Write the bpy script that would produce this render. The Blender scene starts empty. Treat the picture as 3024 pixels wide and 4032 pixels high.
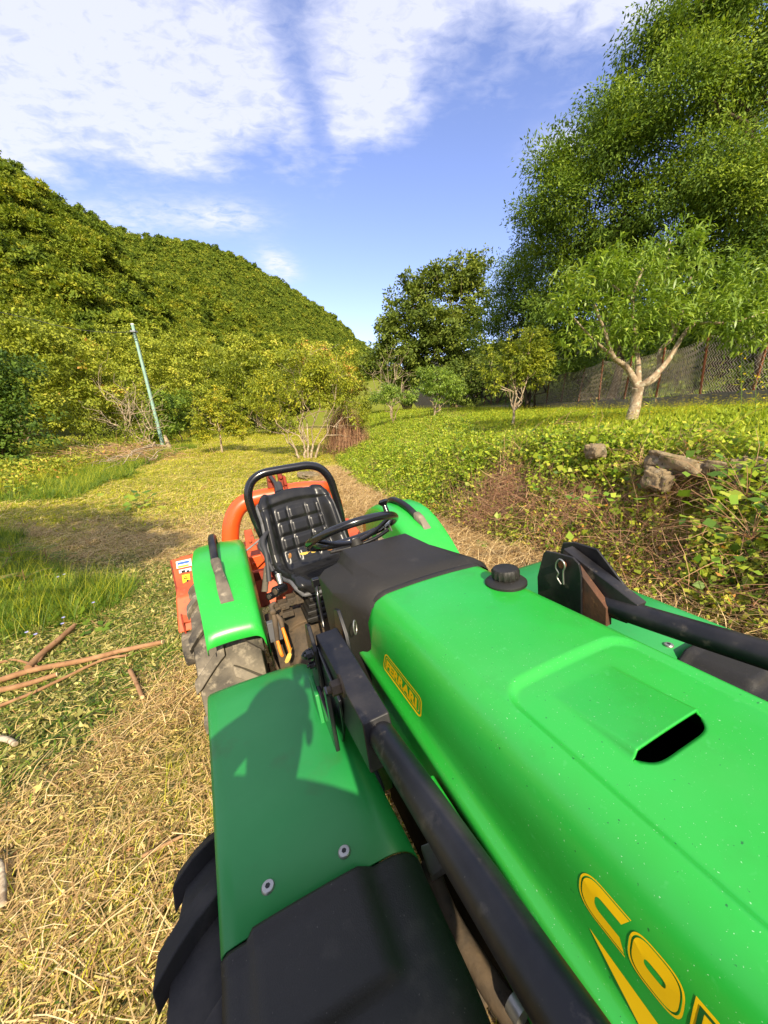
import bpy, bmesh, math, random
import numpy as np
from math import sin, cos, pi, radians, atan, atan2, sqrt
from mathutils import Vector, Matrix, noise as mnoise
random.seed(7); RNG = np.random.default_rng(11)
SC = bpy.context.scene; COL = SC.collection

# ---------------------------------------------------------------- camera
H_EYE = 1.70; FPX = 1455.0; HOR = 1640.0
pitch = atan((2016-HOR)/FPX)
CAM_F = np.array([0, cos(pitch), -sin(pitch)]); CAM_U = np.array([0, sin(pitch), cos(pitch)]); CAM_R = np.array([1., 0, 0])
EYE = np.array([0, 0, H_EYE])
cd = bpy.data.cameras.new('camera'); cam = bpy.data.objects.new('camera', cd); COL.objects.link(cam)
cam.location = EYE; cam.rotation_euler = (pi/2-pitch, 0, 0)
cd.sensor_fit = 'VERTICAL'; cd.sensor_height = 36; cd.lens = 36*FPX/4032
cd.clip_start = 0.01; cd.clip_end = 3000
SC.camera = cam
# ---------------------------------------------------------------- world and sun
SUN_EL = radians(36); SUN_AZ = radians(-12)      # light travels towards +Y, a little to the left
w = bpy.data.worlds.new('World'); SC.world = w; w.use_nodes = True
nt = w.node_tree; N = nt.nodes; L = nt.links; N.clear()
def wn(t, **k):
    n = N.new(t)
    for a, b in k.items(): setattr(n, a, b)
    return n
def wm(op, a, b=None, c=None, clamp=False):
    n = N.new('ShaderNodeMath'); n.operation = op; n.use_clamp = clamp
    for i, v in enumerate((a, b, c)):
        if v is None: continue
        if isinstance(v, (int, float)): n.inputs[i].default_value = v
        else: L.new(v, n.inputs[i])
    return n.outputs[0]
sky = wn('ShaderNodeTexSky'); sky.sky_type = 'NISHITA'; sky.sun_disc = False
sky.sun_elevation = SUN_EL; sky.sun_rotation = radians(168); sky.air_density = 1.0; sky.dust_density = 0.6; sky.ozone_density = 3.0
tc_ = wn('ShaderNodeTexCoord'); sx = wn('ShaderNodeSeparateXYZ'); L.new(tc_.outputs['Generated'], sx.inputs[0])
zz = wm('ADD', wm('MAXIMUM', sx.outputs[2], 0.0), 0.1)
qx = wm('DIVIDE', sx.outputs[0], zz); qy = wm('DIVIDE', sx.outputs[1], zz)
cq = wn('ShaderNodeCombineXYZ'); L.new(qx, cq.inputs[0]); L.new(qy, cq.inputs[1])
def wnoise(scale, detail, rough, dist=0.0, off=(0, 0, 0), sc=(1, 1, 1)):
    mp = wn('ShaderNodeMapping'); L.new(cq.outputs[0], mp.inputs[0]); mp.inputs[1].default_value = off; mp.inputs[3].default_value = sc
    n = wn('ShaderNodeTexNoise'); L.new(mp.outputs[0], n.inputs['Vector'])
    n.inputs['Scale'].default_value = scale; n.inputs['Detail'].default_value = detail; n.inputs['Roughness'].default_value = rough; n.inputs['Distortion'].default_value = dist
    return n.outputs['Fac']
n_edge = wnoise(3.2, 4, .55, .3, (3.1, 7.2, 0)); n_big = wnoise(2.2, 3, .5, 0, (1.3, 2.9, 0)); n_fine = wnoise(15.0, 6, .62, .45, (5, 1, 0), (1.0, 1.7, 1)); n_mid = wnoise(5.0, 4, .6, .3, (9, 2, 0), (1.1, 1.2, 1))
edge = wm('SUBTRACT', 1.66, wm('MULTIPLY', wm('MAXIMUM', wm('ADD', qx, .25), 0.0), .56))
dd = wm('ADD', wm('SUBTRACT', edge, qy), wm('MULTIPLY', wm('SUBTRACT', n_edge, .5), .75))
m1 = wm('MULTIPLY', dd, 3.4, clamp=True)
# blue gap running up between two sheets
gx = wm('DIVIDE', wm('ADD', wm('ADD', qx, .20), wm('MULTIPLY', wm('SUBTRACT', n_edge, .5), .12)), .055)
gap = wm('POWER', 2.718, wm('MULTIPLY', wm('MULTIPLY', gx, gx), -1.0))
m2 = wm('MULTIPLY', m1, wm('SUBTRACT', 1.0, wm('MULTIPLY', gap, .5)))
# a few small puffs lower down, at their own places in the sky plane
def puff(px, py, rx, ry, amt):
    ax = wm('DIVIDE', wm('SUBTRACT', qx, px), rx); ay = wm('DIVIDE', wm('SUBTRACT', qy, py), ry)
    r2 = wm('ADD', wm('MULTIPLY', ax, ax), wm('MULTIPLY', ay, ay))
    return wm('MULTIPLY', wm('POWER', 2.718, wm('MULTIPLY', r2, -1.0)), amt)
pf = wm('ADD', puff(-.66, 1.78, .16, .10, .8), wm('ADD', puff(-.55, 2.2, .08, .16, 1.1), wm('ADD', puff(.56, 1.42, .09, .08, .85), puff(-1.1, 1.75, .35, .12, .65))))
body = wm('ADD', wm('MULTIPLY', n_fine, .86), wm('ADD', wm('MULTIPLY', n_mid, .42), wm('MULTIPLY', n_big, .32)))
cover = wm('MULTIPLY', wm('SUBTRACT', wm('ADD', body, wm('MULTIPLY', m2, .56)), .90), 1.75, clamp=True)
cover = wm('MULTIPLY', cover, wm('MAXIMUM', m2, 0.0))
cv2 = wm('MULTIPLY', wm('MULTIPLY', wm('SUBTRACT', wm('ADD', body, .15), .72), 3.0, clamp=True), wm('MINIMUM', pf, 1.0))
cover = wm('MINIMUM', wm('ADD', cover, cv2), .80)
hs = wn('ShaderNodeMix', data_type='RGBA', blend_type='MULTIPLY'); hs.inputs[0].default_value = 1.0
L.new(sky.outputs[0], hs.inputs[6]); hs.inputs[7].default_value = (1.42, 1.18, 1.34, 1)
mx = wn('ShaderNodeMix', data_type='RGBA'); L.new(cover, mx.inputs[0]); L.new(hs.outputs[2], mx.inputs[6]); mx.inputs[7].default_value = (4.7, 4.8, 5.7, 1)
bg = wn('ShaderNodeBackground'); L.new(mx.outputs[2], bg.inputs[0]); bg.inputs[1].default_value = 0.125
ow = wn('ShaderNodeOutputWorld'); L.new(bg.outputs[0], ow.inputs[0])
sd = bpy.data.lights.new('sun', 'SUN'); sd.energy = 4.9; sd.angle = radians(.53); sd.color = (1, .87, .65)
so = bpy.data.objects.new('sun', sd); COL.objects.link(so); so.location = (-5, -30, 30)
ldir = Vector((sin(SUN_AZ)*cos(SUN_EL), cos(SUN_AZ)*cos(SUN_EL), -sin(SUN_EL)))
so.rotation_euler = ldir.to_track_quat('-Z', 'Y').to_euler()
SC.view_settings.view_transform = 'Standard'; SC.view_settings.look = 'None'; SC.view_settings.exposure = 0.78; SC.view_settings.gamma = 1
SC.cycles.max_bounces = 6; SC.cycles.transparent_max_bounces = 4; SC.cycles.diffuse_bounces = 3; SC.cycles.glossy_bounces = 3
SC.cycles.use_adaptive_sampling = True

# ---------------------------------------------------------------- helpers
def ray(px, py): return (px-1512)/FPX*CAM_R + (2016-py)/FPX*CAM_U + CAM_F
def wy(px, py, y):            # a place in the world on that line of sight, y metres ahead
    d = ray(px, py); return EYE + d*(y/d[1])
REAR = ray(880, 1760); REAR /= np.linalg.norm(REAR)
_l = np.cross(REAR, [0, 0, 1]); _l /= np.linalg.norm(_l); _u = np.cross(_l, REAR)
LAT = _l*cos(radians(6)) + _u*sin(radians(6)); UP = np.cross(LAT, REAR)
def tb(px, py, a=None, b=None, c=None):   # tractor measurements: a across, b rearwards, c down
    d = ray(px, py); v = np.array([d@LAT, d@REAR, -(d@UP)])
    return tuple(v*((a/v[0]) if a is not None else (b/v[1]) if b is not None else (c/v[2])))
def tag(o, label=None, cat=None, group=None, kind=None):
    for k, v in (('label', label), ('category', cat), ('group', group), ('kind', kind)):
        if v: o[k] = v
    return o
def empty(name, loc=(0, 0, 0), parent=None):
    o = bpy.data.objects.new(name, None); COL.objects.link(o); o.location = loc; o.empty_display_size = .1
    if parent: o.parent = parent
    return o
def mk(name, verts, faces, mat, parent=None, smooth=None, recalc=False, tint=None, mi=None, bevel=None, loc=None):
    me = bpy.data.meshes.new(name)
    if isinstance(verts, np.ndarray) and isinstance(faces, np.ndarray):
        k = faces.shape[1]; me.vertices.add(len(verts)); me.vertices.foreach_set('co', verts.astype(np.float32).ravel())
        me.loops.add(faces.size); me.loops.foreach_set('vertex_index', faces.astype(np.int32).ravel())
        me.polygons.add(len(faces)); me.polygons.foreach_set('loop_start', np.arange(0, faces.size, k, dtype=np.int32))
        me.update(calc_edges=True)
    else:
        me.from_pydata([tuple(v) for v in verts], [], [tuple(f) for f in faces])
    if recalc:
        bm = bmesh.new(); bm.from_mesh(me); bmesh.ops.recalc_face_normals(bm, faces=bm.faces); bm.to_mesh(me); bm.free()
    for m in (mat if isinstance(mat, (list, tuple)) else [mat]): me.materials.append(m)
    if mi is not None: me.polygons.foreach_set('material_index', np.array(mi, dtype=np.int32))
    if tint is not None:
        at = me.attributes.new('tint', 'FLOAT', 'FACE'); at.data.foreach_set('value', np.asarray(tint, dtype=np.float32))
    if smooth is not None:
        me.polygons.foreach_set('use_smooth', np.ones(len(me.polygons), dtype=bool))
        if smooth < 170: me.set_sharp_from_angle(angle=radians(smooth))
    o = bpy.data.objects.new(name, me); COL.objects.link(o)
    if parent: o.parent = parent
    if loc is not None: o.location = loc
    if bevel:
        b = o.modifiers.new('bevel', 'BEVEL'); b.width = bevel; b.segments = 3; b.limit_method = 'ANGLE'; b.angle_limit = radians(35); b.harden_normals = True
    return o
class MB:
    def __init__(s, f=None): s.v = []; s.f = []; s.m = []; s.fn = f or (lambda p: p)
    def add(s, vs, fs, m=0):
        o = len(s.v); s.v += [s.fn(p) for p in vs]; s.f += [tuple(i+o for i in f) for f in fs]; s.m += [m]*len(fs); return s
    def box(s, x0, x1, y0, y1, z0, z1, m=0):
        vs = [(x, y, z) for z in (z0, z1) for y in (y0, y1) for x in (x0, x1)]
        return s.add(vs, [(0, 1, 3, 2), (4, 6, 7, 5), (0, 4, 5, 1), (2, 3, 7, 6), (0, 2, 6, 4), (1, 5, 7, 3)], m)
    def hexa(s, P, m=0):     # 8 points: bottom 4 in order, top 4 in order
        return s.add(P, [(3, 2, 1, 0), (4, 5, 6, 7), (0, 1, 5, 4), (1, 2, 6, 5), (2, 3, 7, 6), (3, 0, 4, 7)], m)
    def prism(s, poly, off, m=0):   # polygon (3d points) swept by a vector
        n = len(poly); A = [tuple(p) for p in poly]; B = [tuple(np.array(p)+np.array(off)) for p in poly]
        return s.add(A+B, [tuple(range(n))[::-1], tuple(range(n, 2*n))]+[(i, (i+1) % n, n+(i+1) % n, n+i) for i in range(n)], m)
    def loft(s, secs, closed=False, caps=False, m=0):
        n = len(secs[0]); vs = [p for q in secs for p in q]; fs = []
        for i in range(len(secs)-1):
            for j in range(n if closed else n-1):
                k = (j+1) % n; fs.append((i*n+j, i*n+k, (i+1)*n+k, (i+1)*n+j))
        if caps: fs += [tuple(range(n))[::-1], tuple(range((len(secs)-1)*n, len(secs)*n))]
        return s.add(vs, fs, m)
    def tube(s, path, r, n=10, m=0, caps=True, sub=1, flat=None):
        P = [np.array(p, float) for p in path]; R = [r]*len(P) if not hasattr(r, '__len__') else list(r)
        if sub > 1:
            Q = []; RR = []
            for i in range(len(P)-1):
                p0 = P[max(i-1, 0)]; p1 = P[i]; p2 = P[i+1]; p3 = P[min(i+2, len(P)-1)]
                for k in range(sub):
                    t = k/sub; Q.append(.5*(2*p1+(p2-p0)*t+(2*p0-5*p1+4*p2-p3)*t*t+(3*p1-p0-3*p2+p3)*t**3)); RR.append(R[i]*(1-t)+R[i+1]*t)
            Q.append(P[-1]); RR.append(R[-1]); P, R = Q, RR
        secs = []; u = None
        for i in range(len(P)):
            d = P[min(i+1, len(P)-1)]-P[max(i-1, 0)]; d /= (np.linalg.norm(d)+1e-12)
            if u is None:
                u = np.cross(d, [0.31, 0.2, .93]); 
            u = u-d*(u@d); u /= (np.linalg.norm(u)+1e-12); v = np.cross(d, u)
            secs.append([tuple(P[i]+R[i]*(cos(2*pi*k/n)*u+sin(2*pi*k/n)*v)) for k in range(n)])
        return s.loft(secs, True, caps, m)
    def cyl(s, p, q, r, n=16, m=0, r2=None): return s.tube([p, q], [r, r if r2 is None else r2], n, m)
    def ball(s, c, r, m=0, n=10, sq=(1, 1, 1)):
        secs = []
        for i in range(n+1):
            t = pi*i/n; secs.append([(c[0]+sq[0]*r*sin(t)*cos(2*pi*k/(2*n))+1e-9*k, c[1]+sq[1]*r*sin(t)*sin(2*pi*k/(2*n)), c[2]+sq[2]*r*cos(t)) for k in range(2*n)])
        return s.loft(secs, True, False, m)
    def build(s, name, mat, parent=None, smooth=35, bevel=None, **k):
        return mk(name, s.v, s.f, mat, parent, smooth, True, mi=s.m, bevel=bevel, **k)

# ---------------------------------------------------------------- materials
def mat(name, base, rough=.6, metal=0.0, spec=.5, noise=None, bump=None, coat=0.0, extra=None):
    """noise: list of (scale, colour, lo, hi[, detail]) layers mixed over the base; bump: (scale, strength, distance)"""
    m = bpy.data.materials.new(name); m.use_nodes = True; t = m.node_tree; b = t.nodes['Principled BSDF']
    b.inputs['Roughness'].default_value = rough; b.inputs['Metallic'].default_value = metal
    b.inputs['Specular IOR Level'].default_value = spec; b.inputs['Coat Weight'].default_value = coat; b.inputs['Coat Roughness'].default_value = .18
    g = t.nodes.new('ShaderNodeTexCoord'); cur = None
    for ly in (noise or []):
        n = t.nodes.new('ShaderNodeTexNoise'); n.inputs['Scale'].default_value = ly[0]; n.inputs['Detail'].default_value = ly[4] if len(ly) > 4 else 5; n.inputs['Roughness'].default_value = .6
        t.links.new(g.outputs['Object'], n.inputs['Vector'])
        r = t.nodes.new('ShaderNodeMapRange'); r.inputs[1].default_value = ly[2]; r.inputs[2].default_value = ly[3]; t.links.new(n.outputs['Fac'], r.inputs[0])
        x = t.nodes.new('ShaderNodeMix'); x.data_type = 'RGBA'; t.links.new(r.outputs[0], x.inputs[0]); x.inputs[7].default_value = (*ly[1], 1)
        if cur is None: x.inputs[6].default_value = (*base, 1)
        else: t.links.new(cur, x.inputs[6])
        cur = x.outputs[2]
    if cur is None: b.inputs['Base Color'].default_value = (*base, 1)
    else: t.links.new(cur, b.inputs['Base Color'])
    if bump:
        n = t.nodes.new('ShaderNodeTexNoise'); n.inputs['Scale'].default_value = bump[0]; n.inputs['Detail'].default_value = 6; t.links.new(g.outputs['Object'], n.inputs['Vector'])
        p = t.nodes.new('ShaderNodeBump'); p.inputs['Strength'].default_value = bump[1]; p.inputs['Distance'].default_value = bump[2]
        t.links.new(n.outputs['Fac'], p.inputs['Height']); t.links.new(p.outputs[0], b.inputs['Normal'])
    return m
def leafmat(name, stops, trans=.35, rough=.55, obj_var=.0, spec=.35):
    m = bpy.data.materials.new(name); m.use_nodes = True; t = m.node_tree; b = t.nodes['Principled BSDF']
    a = t.nodes.new('ShaderNodeAttribute'); a.attribute_name = 'tint'; r = t.nodes.new('ShaderNodeValToRGB'); src = a.outputs['Fac']
    if obj_var:
        oi = t.nodes.new('ShaderNodeObjectInfo'); q = t.nodes.new('ShaderNodeMath'); q.operation = 'MULTIPLY_ADD'; t.links.new(oi.outputs['Random'], q.inputs[0]); q.inputs[1].default_value = obj_var
        q2 = t.nodes.new('ShaderNodeMath'); q2.operation = 'SUBTRACT'; t.links.new(src, q2.inputs[0]); q2.inputs[1].default_value = obj_var/2
        t.links.new(q2.outputs[0], q.inputs[2]); src = q.outputs[0]
    t.links.new(src, r.inputs[0]); e = r.color_ramp.elements
    e[0].position = stops[0][0]; e[0].color = (*stops[0][1], 1); e[1].position = stops[-1][0]; e[1].color = (*stops[-1][1], 1)
    for p, c in stops[1:-1]:
        x = e.new(p); x.color = (*c, 1)
    t.links.new(r.outputs[0], b.inputs['Base Color']); b.inputs['Roughness'].default_value = rough; b.inputs['Specular IOR Level'].default_value = spec
    tr = t.nodes.new('ShaderNodeBsdfTranslucent'); mxs = t.nodes.new('ShaderNodeMixShader'); mxs.inputs[0].default_value = trans
    br = t.nodes.new('ShaderNodeMix'); br.data_type = 'RGBA'; br.blend_type = 'MULTIPLY'; br.inputs[0].default_value = 1; t.links.new(r.outputs[0], br.inputs[6]); br.inputs[7].default_value = (1.3, 1.3, .55, 1)
    t.links.new(br.outputs[2], tr.inputs[0]); t.links.new(b.outputs[0], mxs.inputs[1]); t.links.new(tr.outputs[0], mxs.inputs[2])
    t.links.new(mxs.outputs[0], t.nodes['Material Output'].inputs[0])
    return m
M = {}
G1 = (.016, .355, .030)
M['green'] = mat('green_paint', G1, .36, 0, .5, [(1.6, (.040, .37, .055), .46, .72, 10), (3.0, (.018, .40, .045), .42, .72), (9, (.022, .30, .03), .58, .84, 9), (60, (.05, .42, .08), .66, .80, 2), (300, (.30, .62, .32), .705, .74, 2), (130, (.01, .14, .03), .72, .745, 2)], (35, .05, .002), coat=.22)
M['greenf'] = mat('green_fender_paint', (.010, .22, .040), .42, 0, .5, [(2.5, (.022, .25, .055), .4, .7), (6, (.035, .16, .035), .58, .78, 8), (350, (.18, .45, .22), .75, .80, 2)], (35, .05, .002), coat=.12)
M['blackp'] = mat('black_moulded_plastic', (.017, .016, .0145), .50, 0, .34, [(3, (.026, .023, .019), .42, .7), (11, (.045, .040, .033), .60, .78, 8), (200, (.10, .09, .08), .71, .76, 2)], (420, .5, .0016))
M['blackm'] = mat('black_painted_steel', (.007, .007, .009), .42, 0, .4, [(4, (.045, .040, .036), .45, .70, 9), (22, (.10, .085, .065), .60, .76, 8), (150, (.20, .17, .13), .72, .80, 3)], (60, .15, .002))
M['blackgloss'] = mat('black_gloss_steel', (.008, .008, .010), .20, 0, .55, [(40, (.05, .045, .04), .72, .80)], (40, .05, .001), coat=.3)
M['vinyl'] = mat('black_seat_vinyl', (.008, .008, .008), .34, 0, .5, [(7, (.025, .024, .022), .5, .75)], (140, .22, .0012))
M['seatrim'] = mat('grey_seat_edge', (.10, .10, .105), .55, 0, .4, [(20, (.05, .05, .05), .5, .7)])
M['foam'] = mat('worn_foam', (.55, .36, .10), .9, 0, .2, [(60, (.25, .15, .05), .45, .65)], (120, .6, .003))
M['rubber'] = mat('dusty_tyre_rubber', (.030, .028, .026), .82, 0, .3, [(4, (.20, .17, .125), .36, .62, 7), (22, (.34, .29, .21), .52, .72, 7)], (70, .35, .004))
M['rubbert'] = mat('dark_tyre_rubber', (.022, .021, .021), .75, 0, .3, [(9, (.05, .045, .04), .45, .72, 7)], (60, .3, .004))
M['orange'] = mat('orange_paint', (.72, .085, .012), .38, 0, .5, [(6, (.50, .06, .015), .5, .72, 6), (50, (.20, .05, .02), .70, .78)], (30, .06, .002), coat=.2)
M['orangeworn'] = mat('weathered_orange_paint', (.55, .10, .03), .6, 0, .4, [(7, (.33, .06, .025), .45, .66, 7), (45, (.13, .05, .03), .60, .72, 6), (14, (.62, .25, .13), .62, .8)], (40, .2, .003))
M['redrust'] = mat('rusty_red_paint', (.26, .035, .015), .65, 0, .3, [(14, (.10, .03, .015), .45, .68, 7)], (40, .3, .003))
M['steel'] = mat('bare_steel', (.42, .41, .38), .42, .85, .5, [(40, (.20, .17, .12), .55, .72)], (90, .15, .001))
M['iron'] = mat('dirty_cast_iron', (.07, .055, .04), .75, .1, .3, [(9, (.16, .11, .065), .42, .68, 7), (40, (.03, .025, .02), .6, .75)], (50, .5, .004))
M['rust'] = mat('rusty_iron', (.20, .075, .028), .85, .1, .2, [(14, (.10, .035, .015), .42, .66, 7), (50, (.32, .14, .05), .6, .74)], (70, .4, .002))
M['yellow'] = mat('yellow_decal', (.86, .55, .004), .42, 0, .45, [(90, (.70, .42, .01), .70, .8)])
M['decalgreen'] = mat('dark_green_print', (.006, .10, .018), .4, 0, .4)
M['labely'] = mat('yellow_warning_film', (.80, .55, .02), .5, 0, .4, [(30, (.55, .36, .05), .6, .75)])
M['white'] = mat('white_print', (.72, .71, .66), .5, 0, .4, [(40, (.35, .30, .24), .6, .72)])
M['blueprint'] = mat('blue_print', (.05, .14, .50), .5)
M['black'] = mat('black_print', (.01, .01, .01), .6)
M['dark'] = mat('dark_engine_bay', (.012, .011, .010), .85, 0, .2, [(9, (.03, .025, .02), .5, .7)])
M['orgrip'] = mat('orange_rubber_grip', (.78, .22, .015), .5, 0, .4, [(30, (.5, .13, .02), .55, .75)])
M['bark'] = mat('grey_brown_bark', (.17, .115, .065), .9, 0, .2, [(7, (.30, .22, .14), .42, .66, 7), (30, (.07, .045, .025), .55, .72, 7)], (26, .8, .012))
M['barkdark'] = mat('dark_bark', (.055, .040, .024), .9, 0, .2, [(7, (.10, .075, .045), .42, .66, 7)], (26, .8, .012))
M['barkpale'] = mat('pale_lichen_bark', (.30, .22, .14), .9, 0, .2, [(14, (.50, .43, .30), .48, .62, 7), (32, (.10, .065, .04), .56, .70, 7)], (30, .8, .01))
M['stick'] = mat('cut_branch_bark', (.26, .135, .062), .8, 0, .25, [(9, (.38, .22, .11), .42, .68, 7), (40, (.13, .07, .035), .58, .74, 5)], (38, .5, .003))
M['rustdark'] = mat('dark_rust', (.10, .045, .025), .8, 0, .3, [(14, (.05, .03, .022), .42, .66, 7), (50, (.22, .10, .04), .6, .74)], (70, .4, .002))
M['wood'] = mat('fresh_cut_wood', (.72, .52, .28), .8, 0, .2, [(60, (.5, .32, .14), .5, .7)])
M['twig'] = mat('dry_twig', (.34, .20, .10), .85, 0, .2, [(20, (.20, .11, .06), .45, .7)])
M['concrete'] = mat('weathered_concrete', (.22, .19, .15), .92, 0, .2, [(1.6, (.13, .115, .09), .4, .68, 7), (9, (.30, .27, .2), .55, .75, 7)], (14, .5, .012))
M['stone'] = mat('lichened_stone', (.24, .18, .10), .92, 0, .2, [(5, (.17, .13, .085), .42, .64, 7), (15, (.46, .40, .29), .55, .72, 7), (11, (.07, .085, .02), .55, .66, 8), (30, (.05, .04, .02), .58, .70)], (16, 1.0, .03))
M['paleg'] = mat('pale_green_pole_paint', (.30, .47, .38), .6, 0, .4, [(5, (.22, .36, .29), .45, .7), (25, (.45, .52, .42), .62, .75)], (40, .15, .003))
M['cable'] = mat('black_cable', (.03, .03, .032), .6)
M['meshwire'] = mat('galvanised_wire', (.50, .42, .32), .6, .2, .4, [(9, (.16, .09, .05), .5, .7)])
M['glass'] = mat('milky_plastic', (.55, .52, .40), .35, 0, .5)
LF = {}
LF['peach'] = leafmat('peach_leaf', [(0, (.055, .105, .012)), (.45, (.17, .27, .03)), (.8, (.31, .41, .06)), (1, (.46, .46, .08))], .30, .40)
LF['robinia'] = leafmat('robinia_leaf', [(0, (0.039, 0.083, 0.018)), (.5, (0.132, 0.211, 0.025)), (.85, (0.283, 0.367, 0.039)), (1, (0.477, 0.514, 0.053))], .30, .6, spec=.2)
LF['ash'] = leafmat('dark_broad_leaf', [(0, (0.048, 0.084, 0.017)), (.5, (0.135, 0.186, 0.026)), (.9, (0.254, 0.292, 0.042)), (1, (0.397, 0.389, 0.065))], .26, .6, spec=.2)
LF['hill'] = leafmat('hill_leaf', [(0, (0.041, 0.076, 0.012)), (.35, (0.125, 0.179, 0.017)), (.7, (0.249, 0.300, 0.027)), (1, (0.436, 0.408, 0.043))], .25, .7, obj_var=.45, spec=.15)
LF['hillhaze'] = leafmat('hazed_hill_leaf', [(0, (0.048, 0.091, 0.019)), (.35, (0.147, 0.215, 0.027)), (.7, (0.293, 0.362, 0.043)), (1, (0.513, 0.491, 0.069))], .25, .7, obj_var=.45, spec=.15)  # same forest as the near hill, colour lightened to paint in distance haze
LF['yellowish'] = leafmat('yellow_green_leaf', [(0, (0.081, 0.126, 0.012)), (.5, (0.252, 0.294, 0.024)), (.85, (0.444, 0.441, 0.035)), (1, (0.605, 0.441, 0.040))], .34, .5, spec=.25)
LF['bramble'] = leafmat('bramble_leaf', [(0, (0.062, 0.091, 0.011)), (.35, (0.198, 0.244, 0.024)), (.75, (0.395, 0.427, 0.044)), (.93, (0.556, 0.512, 0.077)), (1, (0.556, 0.268, 0.066))], .28, .6, obj_var=.25, spec=.2)
LF['topleaf'] = leafmat('bank_top_leaf', [(0, (0.077, 0.122, 0.009)), (.35, (0.213, 0.306, 0.020)), (.8, (0.387, 0.490, 0.036)), (1, (0.532, 0.530, 0.063))], .3, .6, obj_var=.25, spec=.2)
LF['ivy'] = leafmat('bright_ivy_leaf', [(0, (0.066, 0.149, 0.013)), (.6, (0.199, 0.333, 0.026)), (1, (0.438, 0.483, 0.051))], .35, .45)
LF['grass'] = leafmat('meadow_grass', [(0, (0.128, 0.182, 0.009)), (.5, (0.384, 0.429, 0.021)), (.85, (0.654, 0.624, 0.035)), (1, (0.782, 0.715, 0.070))], .40, .55, obj_var=.25)
LF['shadegrass'] = leafmat('lush_grass', [(0, (0.043, 0.099, 0.010)), (.5, (0.121, 0.220, 0.016)), (.9, (0.242, 0.341, 0.030)), (1, (0.436, 0.418, 0.079))], .38, .5, obj_var=.2)
LF['litter'] = leafmat('mown_litter', [(0, (0.056, 0.066, 0.021)), (.2, (0.186, 0.179, 0.034)), (.42, (0.447, 0.395, 0.092)), (.62, (0.720, 0.526, 0.161)), (.85, (0.850, 0.718, 0.287)), (1, (0.447, 0.227, 0.092))], .15, .6, obj_var=.3)
LF['cutleaf'] = leafmat('cut_green_leaves', [(0, (0.055, 0.065, 0.016)), (.35, (0.165, 0.175, 0.036)), (.7, (0.341, 0.320, 0.081)), (1, (0.605, 0.500, 0.180))], .2, .5, obj_var=.2)
LF['straw'] = leafmat('dry_straw', [(0, (0.206, 0.116, 0.043)), (.4, (0.436, 0.278, 0.109)), (.8, (0.678, 0.484, 0.206)), (1, (0.823, 0.641, 0.339))], .12, .6, obj_var=.2)
LF['dryleaf'] = leafmat('dry_leaf', [(0, (.30, .12, .03)), (.5, (.55, .30, .06)), (1, (.72, .52, .10))], .3, .6)
LF['flower'] = leafmat('yellow_petals', [(0, (.72, .55, .01)), (1, (.85, .70, .03))], .3, .6)
LF['blueflower'] = leafmat('blue_petals', [(0, (.35, .36, .75)), (1, (.55, .55, .85))], .3, .6)
LF['vine'] = leafmat('dry_vine_stems', [(0, (.16, .075, .04)), (.6, (.33, .17, .09)), (1, (.50, .32, .17))], .05, .8)
# ---------------------------------------------------------------- terrain
def smooth(x, a, b):
    t = np.clip((np.asarray(x, float)-a)/(b-a), 0, 1); return t*t*(3-2*t)
FY = [-30, -4, 2.3, 3.9, 5.3, 7.6, 11, 17, 32, 60, 120]; FX = [4.2, 3.6, 2.75, 2.35, 1.6, .6, -.6, -1.9, -4.0, -9, -18]
HY = [0, 5, 6.6, 7.5, 9.5, 14, 33, 120]; HH = [1.26, 1.18, .98, .80, .55, .45, .40, .4]
_nx = RNG.uniform(-1, 1, (12, 2)); _np = RNG.uniform(0, 6.28, 12)
def wob(x, y, s):
    r = 0
    for i in range(6):
        k = (i+1)*.8/s; r = r+np.sin(k*(x*_nx[i, 0]*1.7+y*_nx[i, 1]*1.7)+_np[i])/(i+1.5)
    return r*.5
def bank_s(x, y): return x-np.interp(y, FY, FX)
def gz(x, y):
    x = np.asarray(x, float); y = np.asarray(y, float)
    low = -.10+.125*np.clip(x, -3, 3)*np.exp(-(np.clip(y, 0, 99)/11)**2)-.03*np.clip(y, -2, 3)+.0*y
    low = low+.008*np.clip(y-14, 0, 400)-.14*smooth(-x, 7, 16)*smooth(y, 2, 12)
    s = bank_s(x, y); Ht = np.interp(y, HY, HH); w = .5+.09*np.clip(y, 0, 20)
    A = np.clip(1.88-Ht, 0, 3)
    top = Ht*smooth(s, 0, w)**.8 + A*(1-np.exp(-np.clip(s-w, 0, 99)/3.4))
    beh = .42*np.clip(x-(9.9-.025*np.clip(y, 0, 80)), 0, 60)
    z = low*(1-smooth(s, 0, w))+top+.010*np.clip(y-15, 0, 200)*smooth(s, 0, w)+beh
    z = z-.9*smooth(-x, 17, 30)*smooth(y, 5, 20)+.11*np.clip(y-85, 0, 400)
    return z+.03*wob(x, y, 1.5)+.012*wob(x+5, y, .35)
def lin(segs):
    out = []
    for a, b, n in segs: out += list(np.linspace(a, b, n, endpoint=False))
    return np.array(out+[segs[-1][1]])
xs = lin([(-420, -60, 24), (-60, -16, 40), (-16, -5, 70), (-5, 6, 130), (6, 14, 50), (14, 60, 40), (60, 300, 16)])
ys = lin([(-60, -6, 24), (-6, 0, 40), (0, 10, 130), (10, 24, 90), (24, 70, 70), (70, 520, 60)])
X, Y = np.meshgrid(xs, ys); Z = gz(X, Y); nx_, ny_ = len(xs), len(ys)
idx = np.arange(nx_*ny_).reshape(ny_, nx_)
F4 = np.stack([idx[:-1, :-1], idx[:-1, 1:], idx[1:, 1:], idx[1:, :-1]], -1).reshape(-1, 4)
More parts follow.
